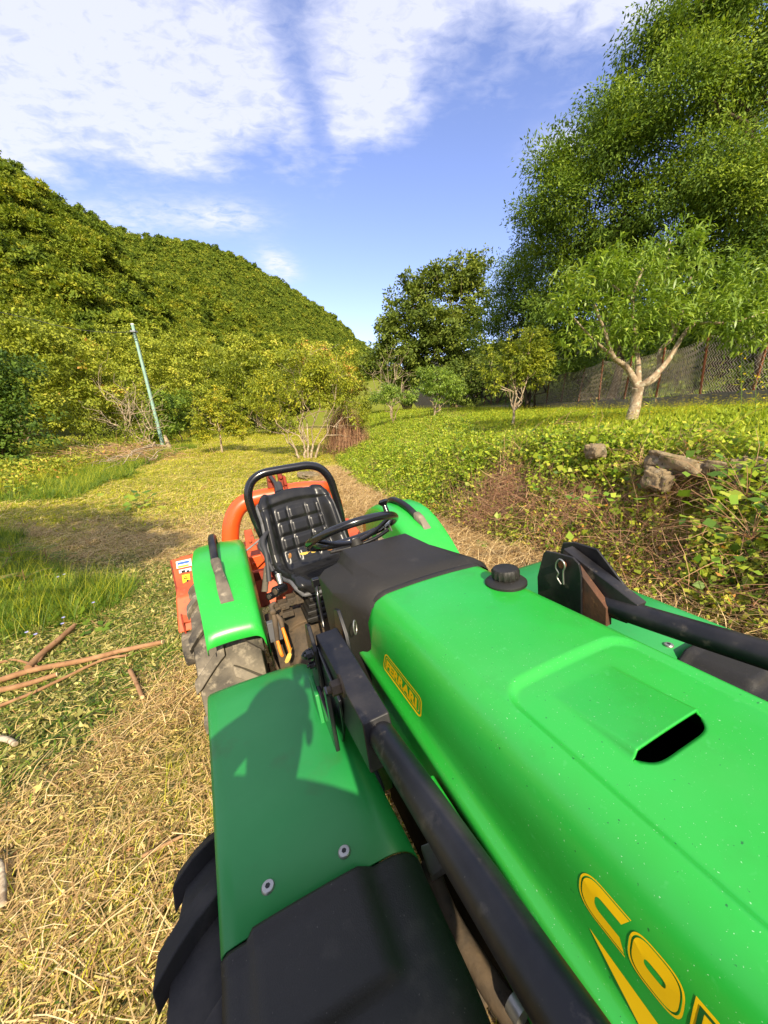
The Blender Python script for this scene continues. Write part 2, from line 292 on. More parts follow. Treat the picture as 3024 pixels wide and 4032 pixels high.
def groundmat():
    m = bpy.data.materials.new('field_ground'); m.use_nodes = True; t = m.node_tree; b = t.nodes['Principled BSDF']; b.inputs['Roughness'].default_value = .95; b.inputs['Specular IOR Level'].default_value = .15
    g = t.nodes.new('ShaderNodeTexCoord')
    def ns(sc, det, rot=0, st=(1, 1, 1)):
        mp = t.nodes.new('ShaderNodeMapping'); t.links.new(g.outputs['Object'], mp.inputs[0]); mp.inputs[2].default_value = (0, 0, rot); mp.inputs[3].default_value = st
        n = t.nodes.new('ShaderNodeTexNoise'); n.inputs['Scale'].default_value = sc; n.inputs['Detail'].default_value = det; n.inputs['Roughness'].default_value = .65; t.links.new(mp.outputs[0], n.inputs['Vector']); return n.outputs['Fac']
    def mix(f, a, c, lo, hi):
        r = t.nodes.new('ShaderNodeMapRange'); t.links.new(f, r.inputs[0]); r.inputs[1].default_value = lo; r.inputs[2].default_value = hi
        x = t.nodes.new('ShaderNodeMix'); x.data_type = 'RGBA'; t.links.new(r.outputs[0], x.inputs[0])
        if isinstance(a, tuple): x.inputs[6].default_value = (*a, 1)
        else: t.links.new(a, x.inputs[6])
        x.inputs[7].default_value = (*c, 1); return x.outputs[2]
    c = mix(ns(1.1, 6, -.42, (1, .22, 1)), (.26, .20, .05), (.34, .33, .03), .42, .62)
    c = mix(ns(.5, 4, -.42, (1, .3, 1)), c, (.22, .15, .05), .5, .66)
    c = mix(ns(14, 6), c, (.05, .045, .015), .52, .70)
    c = mix(ns(45, 4), c, (.36, .27, .11), .60, .75)
    a = t.nodes.new('ShaderNodeAttribute'); a.attribute_name = 'meadow'
    x = t.nodes.new('ShaderNodeMix'); x.data_type = 'RGBA'; t.links.new(a.outputs['Fac'], x.inputs[0]); t.links.new(c, x.inputs[6])
    t.links.new(mix(ns(6, 5), (.12, .14, .012), (.30, .32, .02), .45, .65), x.inputs[7]); c = x.outputs[2]
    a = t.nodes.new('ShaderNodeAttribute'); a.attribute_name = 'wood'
    x = t.nodes.new('ShaderNodeMix'); x.data_type = 'RGBA'; t.links.new(a.outputs['Fac'], x.inputs[0]); t.links.new(c, x.inputs[6]); x.inputs[7].default_value = (.030, .026, .012, 1); c = x.outputs[2]  # woodland soil, with tree shade painted into its dark colour
    t.links.new(c, b.inputs['Base Color'])
    p = t.nodes.new('ShaderNodeBump'); p.inputs['Strength'].default_value = .8; p.inputs['Distance'].default_value = .03; t.links.new(ns(30, 6), p.inputs['Height']); t.links.new(p.outputs[0], b.inputs['Normal'])
    return m
M['ground'] = groundmat()
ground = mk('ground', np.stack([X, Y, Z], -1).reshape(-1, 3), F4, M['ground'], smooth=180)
at = ground.data.attributes.new('meadow', 'FLOAT', 'POINT')
mead = np.maximum(smooth(bank_s(X, Y), .0, .5), smooth(-(X+13+.0*Y+wob(X, Y, 6)), 0, 1.5))
mead = np.maximum(mead, smooth(-(X+10.5), 0, 1)*smooth(Y, 15, 40)*0+smooth(Y, 60, 80))
at.data.foreach_set('value', mead.astype(np.float32).ravel())
at = ground.data.attributes.new('wood', 'FLOAT', 'POINT'); at.data.foreach_set('value', smooth(X-(9.75-.022*np.clip(Y, 0, 80)), 0, .3).astype(np.float32).ravel())  # mask of the painted tree shade on the slope behind the fence
tag(ground, kind='structure')

# ---------------------------------------------------------------- foliage makers
def leafquads(C, Ln, Wd, rng, d=None, up=None, fold=.12):
    n = len(C)
    if d is None: d = rng.normal(size=(n, 3))
    d = d/np.linalg.norm(d, axis=1, keepdims=True)
    r = rng.normal(size=(n, 3)) if up is None else up
    s = np.cross(d, r); s /= (np.linalg.norm(s, axis=1, keepdims=True)+1e-9); nn = np.cross(d, s)
    Ln = np.broadcast_to(np.asarray(Ln, float), (n,))[:, None]; Wd = np.broadcast_to(np.asarray(Wd, float), (n,))[:, None]
    mid = C+d*Ln*.45+nn*Ln*fold
    V = np.stack([C, mid+s*Wd/2, C+d*Ln, mid-s*Wd/2], 1).reshape(-1, 3)
    return V, np.arange(4*n).reshape(-1, 4)
def crown_pts(blobs, ncl, per, rc, rng, flat=.55, shell=.55, core=.58):
    """blobs (x,y,z,rx,ry,rz): cluster centres mostly near the blob surfaces, each with its spray of leaves"""
    B = []
    for b in blobs:
        b = np.array(b, float)
        if b[3:].mean() > .55:
            k = 9 if b[3:].mean() > 1.2 else 6
            B.append([*b[:3], *(b[3:]*core)])
            for i in range(k):
                u = rng.normal(size=3); u /= np.linalg.norm(u); B.append([*(b[:3]+u*b[3:]*rng.uniform(.6, 1.08)), *(b[3:]*rng.uniform(.20, .40))])
        else: B.append(list(b))
    B = np.array(B, float); wgt = (B[:, 3]*B[:, 4]*B[:, 5])**.67; k = rng.choice(len(B), ncl, p=wgt/wgt.sum())
    u = rng.normal(size=(ncl, 3)); u /= np.linalg.norm(u, axis=1, keepdims=True)
    r = (shell+(1-shell)*rng.random(ncl)**.6)[:, None]
    cc = B[k, :3]+u*B[k, 3:6]*r*(1+.13*rng.normal(size=(ncl, 1)))
    off = rng.normal(size=(ncl, per, 3)); off /= np.linalg.norm(off, axis=2, keepdims=True); off *= rc*1.75*rng.random((ncl, per, 1))**.5*rng.uniform(.6, 1.25, (ncl, 1, 1)); off[:, :, 2] *= flat
    P = (cc[:, None]+off).reshape(-1, 3); out = np.repeat(u, per, 0)
    ctint = np.repeat(rng.random(ncl), per)
    return P, out, ctint
def crown(name, blobs, ncl, per, rc, leaf, matl, rng, parent=None, droop=-.3, flat=.55, shell=.55, tbias=0.0):
    P, out, ct = crown_pts(blobs, ncl, per, rc, rng, flat, shell)
    d = rng.normal(size=P.shape)*.5+out*.8; d[:, 2] += droop
    up = rng.normal(size=P.shape)*.35+np.repeat(rng.normal(size=(ncl, 3))*.35, per, 0)+out*.5+np.array([0, 0, 1.0])
    n = len(P); V, F = leafquads(P, leaf[0]*rng.uniform(.6, 1.25, n), leaf[1]*rng.uniform(.7, 1.2, n), rng, d, up)
    t = np.clip(.14+.52*ct+.26*rng.random(n)+tbias, 0, 1)
    return mk(name, V, F, matl, parent, tint=t)
def limb_path(p0, p1, rng, n=6, bend=.12, droop=0.0):
    p0 = np.array(p0, float); p1 = np.array(p1, float); Lg = np.linalg.norm(p1-p0); P = [p0]
    for i in range(1, n):
        t = i/n; P.append(p0*(1-t)+p1*t+rng.normal(size=3)*bend*Lg*sin(pi*t)*.5+np.array([0, 0, droop*Lg*sin(pi*t)]))
    P.append(p1); return P
def limbs(mb, base, tips, r0, rng, twigs=3, trunk_top=None, r1=None, n=8):
    """tapered trunk from base to trunk_top, then a limb to each tip with some side twigs"""
    if trunk_top is not None:
        mb.tube(limb_path(base, trunk_top, rng, 5, .05), np.linspace(r0*1.15, r0*.8, 6), n+2); b = np.array(trunk_top, float)
    else: b = np.array(base, float)
    for tp in tips:
        P = limb_path(b, tp, rng, 6, .16, .05); rr = np.linspace((r1 or r0*.55), max(r0*.06, .006), len(P)); mb.tube(P, rr, n)
        for q in range(twigs):
            k = rng.integers(2, len(P)-1); e = P[k]+(P[-1]-P[k])*.4+rng.normal(size=3)*np.linalg.norm(P[-1]-b)*.13
            mb.tube(limb_path(P[k], e, rng, 3, .15), np.linspace(rr[k]*.55, max(rr[k]*.12, .004), 4), 5)
def dup(root, loc, rotz=0, scale=1.0, label=None):
    r = root.copy(); COL.objects.link(r); r.location = loc; r.rotation_euler = (0, 0, rotz); r.scale = (scale,)*3 if not hasattr(scale, '__len__') else scale
    if label: r['label'] = label
    for ch in list(root.children):
        c = ch.copy(); COL.objects.link(c); c.parent = r
        for g in ch.children:
            dch = g.copy(); COL.objects.link(dch); dch.parent = c
    return r
_sc = [0]
def scatter(name, variants, P, rot, scl, vid, label, cat, group=None):
    _sc[0] += 1; coll = bpy.data.collections.new('variants_%02d' % _sc[0])
    for i, me in enumerate(variants):
        o = bpy.data.objects.new('variant_%02d_%02d' % (_sc[0], i), me); coll.objects.link(o)
    me = bpy.data.meshes.new(name); me.vertices.add(len(P)); me.vertices.foreach_set('co', np.asarray(P, dtype=np.float32).ravel()); me.update()
    a = me.attributes.new('rot', 'FLOAT_VECTOR', 'POINT'); a.data.foreach_set('vector', np.asarray(rot, dtype=np.float32).ravel())
    a = me.attributes.new('scl', 'FLOAT', 'POINT'); a.data.foreach_set('value', np.asarray(scl, dtype=np.float32))
    a = me.attributes.new('vid', 'INT', 'POINT'); a.data.foreach_set('value', np.asarray(vid, dtype=np.int32))
    ob = bpy.data.objects.new(name, me); COL.objects.link(ob)
    g = bpy.data.node_groups.new('scatter_%02d' % _sc[0], 'GeometryNodeTree')
    g.interface.new_socket('Geometry', in_out='INPUT', socket_type='NodeSocketGeometry'); g.interface.new_socket('Geometry', in_out='OUTPUT', socket_type='NodeSocketGeometry')
    gi = g.nodes.new('NodeGroupInput'); go = g.nodes.new('NodeGroupOutput'); ip = g.nodes.new('GeometryNodeInstanceOnPoints'); ci = g.nodes.new('GeometryNodeCollectionInfo')
    ci.inputs['Collection'].default_value = coll; ci.inputs['Separate Children'].default_value = True; ci.inputs['Reset Children'].default_value = True
    def na(nm, ty):
        q = g.nodes.new('GeometryNodeInputNamedAttribute'); q.data_type = ty; q.inputs[0].default_value = nm; return q.outputs[0]
    g.links.new(gi.outputs[0], ip.inputs['Points']); g.links.new(ci.outputs[0], ip.inputs['Instance']); ip.inputs['Pick Instance'].default_value = True
    g.links.new(na('vid', 'INT'), ip.inputs['Instance Index']); g.links.new(na('rot', 'FLOAT_VECTOR'), ip.inputs['Rotation']); g.links.new(na('scl', 'FLOAT'), ip.inputs['Scale'])
    g.links.new(ip.outputs[0], go.inputs[0]); md = ob.modifiers.new('scatter', 'NODES'); md.node_group = g
    tag(ob, label, cat, group, 'stuff'); return ob
def tmpmesh(name, V, F, matl, tint):
    o = mk(name, V, F, matl, tint=tint); me = o.data; bpy.data.objects.remove(o); return me
def joinm(name, parts, mats):
    V = []; F = []; T = []; I = []; o = 0
    for i, (v, f, t) in enumerate(parts):
        V.append(v); F.append(f+o); T.append(t); I.append(np.full(len(f), i)); o += len(v)
    o = mk(name, np.concatenate(V), np.concatenate(F), mats, tint=np.concatenate(T), mi=np.concatenate(I)); me = o.data; bpy.data.objects.remove(o); return me
def blades(n, rad, ln, wd, rng, lean=.35, segs=2, z0=0, curve=.35):
    """upright curved grass blades, each a strip of quads"""
    th = rng.uniform(0, 2*pi, n); r = rad*np.sqrt(rng.random(n)); B = np.stack([r*np.cos(th), r*np.sin(th), np.full(n, z0, float)], 1)
    az = rng.uniform(0, 2*pi, n); dv = np.stack([np.cos(az), np.sin(az), np.zeros(n)], 1); sd_ = np.stack([-np.sin(az+.5), np.cos(az+.5), np.zeros(n)], 1)
    Lb = ln*rng.uniform(.45, 1.15, n)[:, None]; le = lean*rng.uniform(.3, 1.6, n)[:, None]; cu = curve*rng.uniform(.2, 1.6, n)[:, None]
    V = []; 
    for k in range(segs+1):
        t = k/segs; p = B+Lb*(dv*(le*t+cu*t*t)+np.array([0, 0, 1.])*(t-.35*cu*t*t*1.2)); wv = wd*(1-.85*t)
        V += [p-sd_*wv/2, p+sd_*wv/2]
    V = np.stack(V, 1).reshape(-1, 3); m = 2*(segs+1); b = np.arange(n)[:, None]*m
    F = np.concatenate([b+np.array([[2*k, 2*k+1, 2*k+3, 2*k+2]]) for k in range(segs)], 0)
    tt = rng.random(n); return V, F, np.tile(tt, segs)
def flats(n, rad, ln, wd, rng, z=.03, tilt=.35):
    th = rng.uniform(0, 2*pi, n); r = rad*np.sqrt(rng.random(n)); C = np.stack([r*np.cos(th), r*np.sin(th), rng.random(n)*z], 1)
    d = rng.normal(size=(n, 3)); d[:, 2] *= tilt; up = rng.normal(size=(n, 3))*.45+np.array([0, 0, 1.])
    V, F = leafquads(C, ln*rng.uniform(.4, 1.3, n), wd*rng.uniform(.6, 1.3, n), rng, d, up, .1); return V, F, rng.random(n)
def strips(n, rad, ln, wd, rng, z=.03, tilt=.2, segs=3, curl=.5):
    th = rng.uniform(0, 2*pi, n); r = rad*np.sqrt(rng.random(n)); p = np.stack([r*np.cos(th), r*np.sin(th), .003+rng.random(n)*z], 1)
    az = rng.uniform(0, 2*pi, n); el = rng.normal(size=n)*tilt; cv = rng.normal(size=n)*curl; V = []; Ls = ln*rng.uniform(.35, 1.3, n)/segs
    for k in range(segs+1):
        sd_ = np.stack([-np.sin(az), np.cos(az), .25*np.ones(n)], 1)*(wd*(1-.55*k/segs)/2); V += [p-sd_, p+sd_]
        dv = np.stack([np.cos(az)*np.cos(el), np.sin(az)*np.cos(el), np.sin(el)], 1); p = p+dv*Ls[:, None]; az = az+cv/segs; el = el*.4-.06
    V = np.stack(V, 1).reshape(-1, 3); V[:, 2] = np.maximum(V[:, 2], .001); m = 2*(segs+1); b = np.arange(n)[:, None]*m
    F = np.concatenate([b+np.array([[2*k, 2*k+1, 2*k+3, 2*k+2]]) for k in range(segs)], 0)
    return V, F, np.tile(rng.random(n), segs)

# ---------------------------------------------------------------- wooded hills on the left
def hill(name, foot, ridge, matl, rows=26, back=60, bump_=1.0, seed=3, th=6.0):
    """foot and ridge are places in the world given by sight line and distance; the flank between them bulges a little"""
    FP = np.array([wy(*p) for p in foot]); RP = np.array([wy(p[0], p[1]+th*FPX/p[2], p[2]) for p in ridge])
    def resamp(P, n):
        s = np.r_[0, np.cumsum(np.linalg.norm(np.diff(P, axis=0), axis=1))]; t = np.linspace(0, s[-1], n); return np.stack([np.interp(t, s, P[:, k]) for k in range(3)], 1)
    n = 70; FP = resamp(FP, n); RP = resamp(RP, n); secs = []
    for j in range(rows+1):
        t = j/rows; q = FP*(1-t)+RP*t; q[:, 2] += 6*bump_*sin(pi*t)*(1+.5*np.sin(q[:, 1]*.11+q[:, 0]*.07+seed)) ; secs.append(q)
    G = np.stack(secs); bk = RP+np.array([-back*.8, back*.6, -25.]); secs2 = np.concatenate([G, bk[None]], 0)
    r, c = secs2.shape[:2]; ii = np.arange(r*c).reshape(r, c)
    Ff = np.stack([ii[:-1, :-1], ii[:-1, 1:], ii[1:, 1:], ii[1:, :-1]], -1).reshape(-1, 4)
    o = mk(name, secs2.reshape(-1, 3), Ff, matl, smooth=180); tag(o, kind='structure'); return G
M['hillsoil'] = mat('forest_floor', (.045, .055, .014), .95, 0, .1, [(.15, (.08, .08, .02), .4, .7)])
near_foot = [(-900, 1680, 24), (-300, 1660, 30), (0, 1640, 36), (400, 1620, 46), (800, 1612, 66), (1100, 1605, 95), (1400, 1596, 170)]
near_ridge = [(-900, 330, 88), (-300, 600, 90), (0, 740, 98), (200, 870, 108), (450, 1020, 125), (700, 1140, 150), (1000, 1300, 190), (1330, 1500, 250)]
far_foot = [(-600, 1500, 170), (0, 1500, 180), (500, 1560, 200), (900, 1590, 230), (1250, 1592, 290), (1560, 1592, 420)]
far_ridge = [(-700, 250, 200), (-200, 500, 215), (0, 605, 225), (100, 675, 232), (250, 785, 242), (420, 872, 252), (560, 915, 265), (800, 948, 290), (950, 1010, 312), (1100, 1100, 332), (1250, 1192, 352), (1350, 1268, 366), (1460, 1368, 385), (1540, 1480, 410), (1620, 1560, 440)]
GN_ = hill('near_hill', near_foot, near_ridge, M['hillsoil'], 26, 50, 1.0, 3, 5)
GF_ = hill('far_hill', far_foot, far_ridge, M['hillsoil'], 26, 90, 1.4, 5, 6)
def hill_variants(nm, ncl, per, leaf, k=5, lm='hill'):
    out = []
    for v in range(k):
        r = np.random.default_rng(40+v); bl = [(0, 0, 2.6, 2.0, 2.0, 2.3)]
        for q in range(5):
            a = r.uniform(0, 6.28); bl.append((1.3*cos(a), 1.3*sin(a), r.uniform(1.5, 4.2), r.uniform(.8, 1.4), r.uniform(.8, 1.4), r.uniform(.8, 1.3)))
        o = crown(nm, bl, ncl, per, .30, leaf, LF[lm], r, flat=.5, shell=.7); out.append(o.data); bpy.data.objects.remove(o)
    return out
def on_loft(G, n, rng, power=1.0):
    r, c = G.shape[:2]; V = np.linalg.norm(G[1:, :-1]-G[:-1, :-1], axis=2)*np.linalg.norm(G[:-1, 1:]-G[:-1, :-1], axis=2); p = (V/V.sum()).ravel()
    k = rng.choice(len(p), n, p=p); i, j = np.unravel_index(k, V.shape); u = rng.random((n, 1)); v = rng.random((n, 1))
    return G[i, j]*(1-u)*(1-v)+G[i+1, j]*u*(1-v)+G[i, j+1]*(1-u)*v+G[i+1, j+1]*u*v
rg = np.random.default_rng(5)
hv = hill_variants('hill_tree', 300, 24, (.42, .22)); hvf = hill_variants('far_tree', 150, 14, (.62, .34), 4, 'hillhaze')
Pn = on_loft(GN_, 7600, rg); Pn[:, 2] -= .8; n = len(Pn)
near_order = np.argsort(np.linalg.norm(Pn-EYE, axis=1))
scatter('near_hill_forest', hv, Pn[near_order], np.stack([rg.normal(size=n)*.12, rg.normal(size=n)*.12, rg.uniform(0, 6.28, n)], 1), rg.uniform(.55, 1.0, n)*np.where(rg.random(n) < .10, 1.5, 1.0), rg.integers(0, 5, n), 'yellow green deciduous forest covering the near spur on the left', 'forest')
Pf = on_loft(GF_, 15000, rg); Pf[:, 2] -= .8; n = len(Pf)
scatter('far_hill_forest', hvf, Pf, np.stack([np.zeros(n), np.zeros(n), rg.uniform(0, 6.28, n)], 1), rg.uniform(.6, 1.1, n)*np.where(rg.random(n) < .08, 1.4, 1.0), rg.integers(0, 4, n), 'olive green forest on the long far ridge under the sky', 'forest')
# ---------------------------------------------------------------- trees as things
def gzf(x, y): return float(gz(x, y))
def pxblob(px, py, y, rx, rz, ry=None):
    c = wy(px, py, y); k = float((c-EYE)@CAM_F)/FPX
    return (c[0], c[1], c[2], rx*k, (ry or rx)*k, rz*k)
def tree(name, label, cat, base, blobs, ncl, per, rc, leaf, lm, seed, bark='bark', r0=.12, tips=None, fork=None, group=None, droop=-.3, flat=.55, shell=.55, twigs=3, tbias=0.0):
    rng = np.random.default_rng(seed); root = empty(name, base); tag(root, label, cat, group)
    b = np.array(base); rel = [(x-b[0], y-b[1], z-b[2], rx, ry, rz) for x, y, z, rx, ry, rz in blobs]
    mb = MB(); tp = tips if tips is not None else [np.array(q[:3])+rng.normal(size=3)*.1*q[3] for q in rel]
    limbs(mb, (0, 0, -.1), tp, r0, rng, twigs, fork); mb.build('trunk', M[bark], root, smooth=60)
    crown('crown', rel, ncl, per, rc, leaf, LF[lm] if isinstance(lm, str) else lm, rng, root, droop, flat, shell, tbias)
    return root
# big trees beyond the fence on the right
def on(px, y): p = wy(px, 1600, y); return (float(p[0]), float(y), gzf(p[0], y))
rb = (.15, .06)
def B(*L_): return [pxblob(*q) for q in L_]
tree('robinia_tree', 'tallest feathery robinia, rising out of the top right corner behind the fence', 'tree', on(2820, 15.5),
     B((2900, 120, 15.5, 260, 260), (2700, 330, 15, 230, 200), (3050, 420, 15.5, 260, 250), (2850, 620, 14.5, 280, 200), (2780, -60, 16, 150, 200), (3080, 0, 16, 170, 220), (3000, 820, 14.5, 260, 200), (2640, 150, 16, 110, 130), (2960, 1050, 15, 200, 170)), 1700, 46, .40, rb, 'robinia', 21, 'barkdark', r0=.20, tbias=.02, fork=(0, 0, 5), shell=.5)
tree('robinia_tree', 'feathery robinia with a stepped left edge, behind the large peach tree', 'tree', on(2400, 17),
     B((2420, 470, 17, 200, 180), (2540, 330, 17, 170, 170), (2300, 640, 17, 190, 160), (2520, 640, 16.5, 230, 200), (2200, 800, 17.5, 170, 150), (2400, 860, 17, 260, 180), (2620, 900, 16.5, 240, 200), (2150, 960, 18, 150, 130), (2350, 1080, 17, 260, 160)), 1700, 46, .40, rb, 'robinia', 22, 'barkdark', r0=.18, tbias=-.07, fork=(0, 0, 3), shell=.5)
tree('robinia_tree', 'low dark robinia filling the gap between the peach tree and the round crowned trees', 'tree', on(2080, 22),
     B((2040, 1120, 22, 120, 110), (2150, 1130, 22, 150, 130), (1960, 1200, 23, 100, 100), (2080, 1290, 22, 170, 130), (2240, 1250, 21, 160, 140), (1930, 1330, 23, 110, 110), (2200, 1400, 20, 190, 90)), 1000, 40, .40, rb, 'robinia', 23, 'barkdark', r0=.16, tbias=-.1)
tree('robinia_tree', 'shaded robinia leaning over the fence at the right edge of the photo', 'tree', on(2950, 12.5),
     B((3010, 1080, 14, 200, 170), (2800, 1200, 15, 220, 130), (3060, 1260, 13.5, 160, 150), (2620, 1260, 16, 180, 110), (2900, 1350, 14.5, 200, 90)), 900, 36, .30, rb, 'robinia', 24, 'barkdark', r0=.10, tbias=-.2, fork=(0, 0, 2))  # shade under the crowns is put into the lowered leaf tint
for i, (px, y, z, lb) in enumerate(((2300, 24, 0, 'second row of dark trees seen through the gaps left of the peach tree'), (2750, 24, 0, 'second row of dark trees seen through the gaps behind the tall robinia'), (3150, 20, 0, 'dark tree beyond the right edge behind the chain link fence'))):
    o_ = on(px, y); bl = [(o_[0]+dx, o_[1]+dy, o_[2]+dz, 2.6, 2.4, 2.3) for dx, dy, dz in ((0, 0, 2.2), (-2, .5, 4), (2, -.3, 4.2), (0, .5, 6.5), (-3, 0, 1.5), (3, .2, 1.6))]
    tree('woodland_tree', lb, 'tree', o_, bl, 420, 22, .5, (.26, .13), 'robinia', 60+i, 'barkdark', r0=.2, tbias=-.15)
# round crowned group in the middle
tree('broadleaf_tree', 'tallest round crowned tree in the middle of the photo against the blue sky', 'tree', on(1790, 44),
     B((1820, 1040, 44, 85, 75), (1760, 1120, 44, 110, 90), (1850, 1150, 44, 80, 110), (1790, 1260, 43, 120, 100), (1740, 1380, 42, 130, 90), (1850, 1400, 42, 110, 90), (1700, 1260, 42, 100, 90)), 1100, 20, .42, (.34, .24), 'ash', 31, r0=.32, shell=.6, tbias=.02)
tree('broadleaf_tree', 'broad dark tree left of the tallest one, stepping down to the hill', 'tree', on(1600, 46),
     B((1680, 1110, 46, 60, 60), (1630, 1180, 46, 85, 80), (1570, 1240, 46, 80, 80), (1640, 1330, 45, 120, 100), (1530, 1330, 45, 75, 80), (1560, 1440, 44, 110, 90), (1480, 1430, 46, 55, 80), (1660, 1480, 43, 120, 70)), 1100, 20, .44, (.34, .24), 'ash', 32, r0=.32, shell=.6, tbias=-.04)
tree('broadleaf_tree', 'low shaded tree at the foot of the round crowned trees by the fence end', 'tree', on(1950, 36),
     B((1930, 1460, 36, 110, 90), (1850, 1520, 37, 100, 70), (1780, 1500, 39, 90, 80), (2040, 1440, 33, 120, 90)), 420, 20, .42, (.28, .2), 'ash', 33, r0=.2, tbias=-.1)
# orchard on the terrace
tree('peach_tree', 'small round peach tree left of the pear sapling, far down the meadow', 'tree', on(1712, 21),
     B((1722, 1480, 21, 70, 50), (1690, 1510, 21, 60, 45), (1770, 1510, 21, 65, 50), (1710, 1545, 21, 75, 35), (1790, 1550, 21.4, 50, 35)), 360, 16, .13, (.15, .05), 'peach', 34, 'barkpale', .06, fork=(0, 0, .55), droop=-.7)
tree('peach_tree', 'lowest spreading peach tree at the far left end of the meadow', 'tree', on(1548, 24),
     B((1550, 1548, 24, 62, 38), (1500, 1565, 24, 50, 30), (1600, 1565, 24, 48, 32)), 260, 16, .14, (.15, .05), 'peach', 35, 'bark', .07, fork=(0, 0, .4), droop=-.6)
rngd = np.random.default_rng(8); dt = empty('bare_tree', on(1540, 30)); tag(dt, 'leafless grey twiggy tree in front of the dark round crowned trees', 'tree')
mb = MB(); k_ = 30*.97/FPX
limbs(mb, (0, 0, 0), [(x*k_, rngd.normal()*.5, z*k_) for x, z in ((-70, 200), (-40, 250), (0, 262), (35, 240), (70, 190), (95, 130), (-95, 140), (20, 200), (-20, 170), (60, 120))], .09, rngd, 9, (0, 0, 1.1), n=5); mb.build('trunk', M['barkpale'], dt, smooth=60)
tree('pear_tree', 'young pear sapling with yellowish leaves between the round peach and the large peach tree', 'tree', on(2025, 11),
     B((2060, 1400, 11, 75, 80), (2100, 1350, 11, 60, 60), (2020, 1440, 11, 55, 60), (2080, 1480, 11, 70, 50), (2140, 1410, 11.1, 45, 60), (2000, 1370, 11, 25, 55), (1925, 1420, 10.6, 28, 70), (1945, 1500, 10.6, 32, 50)), 460, 14, .085, (.085, .042), 'yellowish', 36, 'barkpale', .04, fork=(0.0, 0, .55), droop=-.55, tbias=-.12)
# the large peach tree
def curvy(C, d0, Ln, Wd, rng, droop=1.1, segs=3):
    n = len(C); d = d0/np.linalg.norm(d0, axis=1, keepdims=True); s = np.cross(d, np.array([0, 0, 1.])+rng.normal(size=(n, 3))*.3); s /= np.linalg.norm(s, axis=1, keepdims=True); V = []; p = C.copy(); Ln = Ln[:, None]
    for k in range(segs+1):
        wv = Wd*(.25, 1.0, .8, .05)[k]*np.ones((n, 1)); V += [p-s*wv/2, p+s*wv/2]; p = p+d*Ln/segs; d = d+np.array([0, 0, -droop/segs*1.4]); d /= np.linalg.norm(d, axis=1, keepdims=True)
    V = np.stack(V, 1).reshape(-1, 3); m = 2*(segs+1); b = np.arange(n)[:, None]*m
    return V, np.concatenate([b+np.array([[2*k, 2*k+1, 2*k+3, 2*k+2]]) for k in range(segs)], 0)
rp = np.random.default_rng(77); pb = on(2487, 7.2); proot = empty('peach_tree', pb); tag(proot, 'large peach tree with pale forked trunk and long curled leaves on the meadow', 'tree')
def prel(px, py, y): return np.array(wy(px, py, y))-np.array(pb)
mb = MB(); fork = prel(2512, 1525, 7.2)
mb.tube([(0, 0, -.1), prel(2500, 1600, 7.2), prel(2508, 1555, 7.22), fork], [.125, .095, .088, .10], 12, sub=3)
for pts, r in (([fork, prel(2470, 1450, 7.25), prel(2415, 1405, 7.1), prel(2390, 1330, 7.0), prel(2340, 1200, 6.9)], .062), ([fork, prel(2512, 1440, 7.3), prel(2505, 1360, 7.4), prel(2490, 1180, 7.4), prel(2540, 1040, 7.3)], .058), ([fork, prel(2565, 1490, 7.1), prel(2630, 1420, 7.2), prel(2690, 1320, 7.3), prel(2740, 1270, 7.3), prel(2860, 1180, 7.2)], .06),
               ([fork, prel(2590, 1480, 7.6), prel(2600, 1380, 7.8), prel(2660, 1310, 7.9), prel(2720, 1090, 7.8)], .055), ([prel(2740, 1270, 7.3), prel(2880, 1270, 6.9), prel(3010, 1230, 6.7)], .03), ([prel(2415, 1405, 7.1), prel(2330, 1330, 6.9), prel(2240, 1230, 6.8)], .028), ([prel(2490, 1180, 7.4), prel(2380, 1100, 7.6)], .026), ([prel(2660, 1310, 7.9), prel(2620, 1150, 8.0), prel(2640, 950, 8.0)], .026)):
    mb.tube(pts, list(np.linspace(r, r*.32, len(pts))), 9, sub=4)
mb.build('trunk', M['barkpale'], proot, smooth=70)
PBL = B((2250, 1190, 6.9, 95, 105), (2370, 1110, 7.2, 105, 95), (2380, 1270, 7.0, 105, 90), (2520, 1090, 7.4, 115, 105), (2660, 990, 7.5, 100, 100), (2560, 1240, 7.0, 130, 110), (2700, 1170, 7.3, 130, 120), (2830, 1130, 7.4, 120, 100), (2960, 1150, 7.2, 110, 90), (2860, 1250, 6.9, 120, 80), (3050, 1220, 7.0, 100, 90), (2480, 1360, 7.1, 70, 50), (2260, 1340, 6.9, 60, 50), (2960, 1310, 7.0, 80, 60))
ncl, per = 520, 15
P_, out_, ct = crown_pts(PBL, ncl, per, .05, rp, 1.0, .45)
# leaves sit along short twigs
tw = np.repeat(rp.normal(size=(ncl, 3))*.5+np.array([0, 0, .5]), per, 0); tw /= np.linalg.norm(tw, axis=1, keepdims=True)
P_ = P_+tw*np.tile(np.linspace(-.14, .2, per), ncl)[:, None]*1.1; d_ = rp.normal(size=P_.shape)*.9+out_*.5+np.array([0, 0, .35])
Ln = rp.uniform(.11, .20, len(P_)); sel = np.linalg.norm(P_-EYE, axis=1)/Ln; order = np.argsort(sel); big = order[:300]; rest = order[300:]
V, F = curvy(P_[rest]-np.array(pb), d_[rest], Ln[rest], .031, rp); t_ = np.clip(.12+.4*ct[rest]+.42*rp.random(len(rest)), 0, 1)
cr = mk('foliage', V, F, LF['peach'], proot, tint=np.tile(t_, 3)); cr['kind'] = 'stuff'
lv = []
for k in range(8):
    v, f = curvy(np.zeros((1, 3)), np.array([[1., 0, .35]]), np.array([.15]), .033, rp, .6+.12*k); lv.append(tmpmesh('leaf', v, f, LF['peach'], np.full(3, .25+.09*k)))
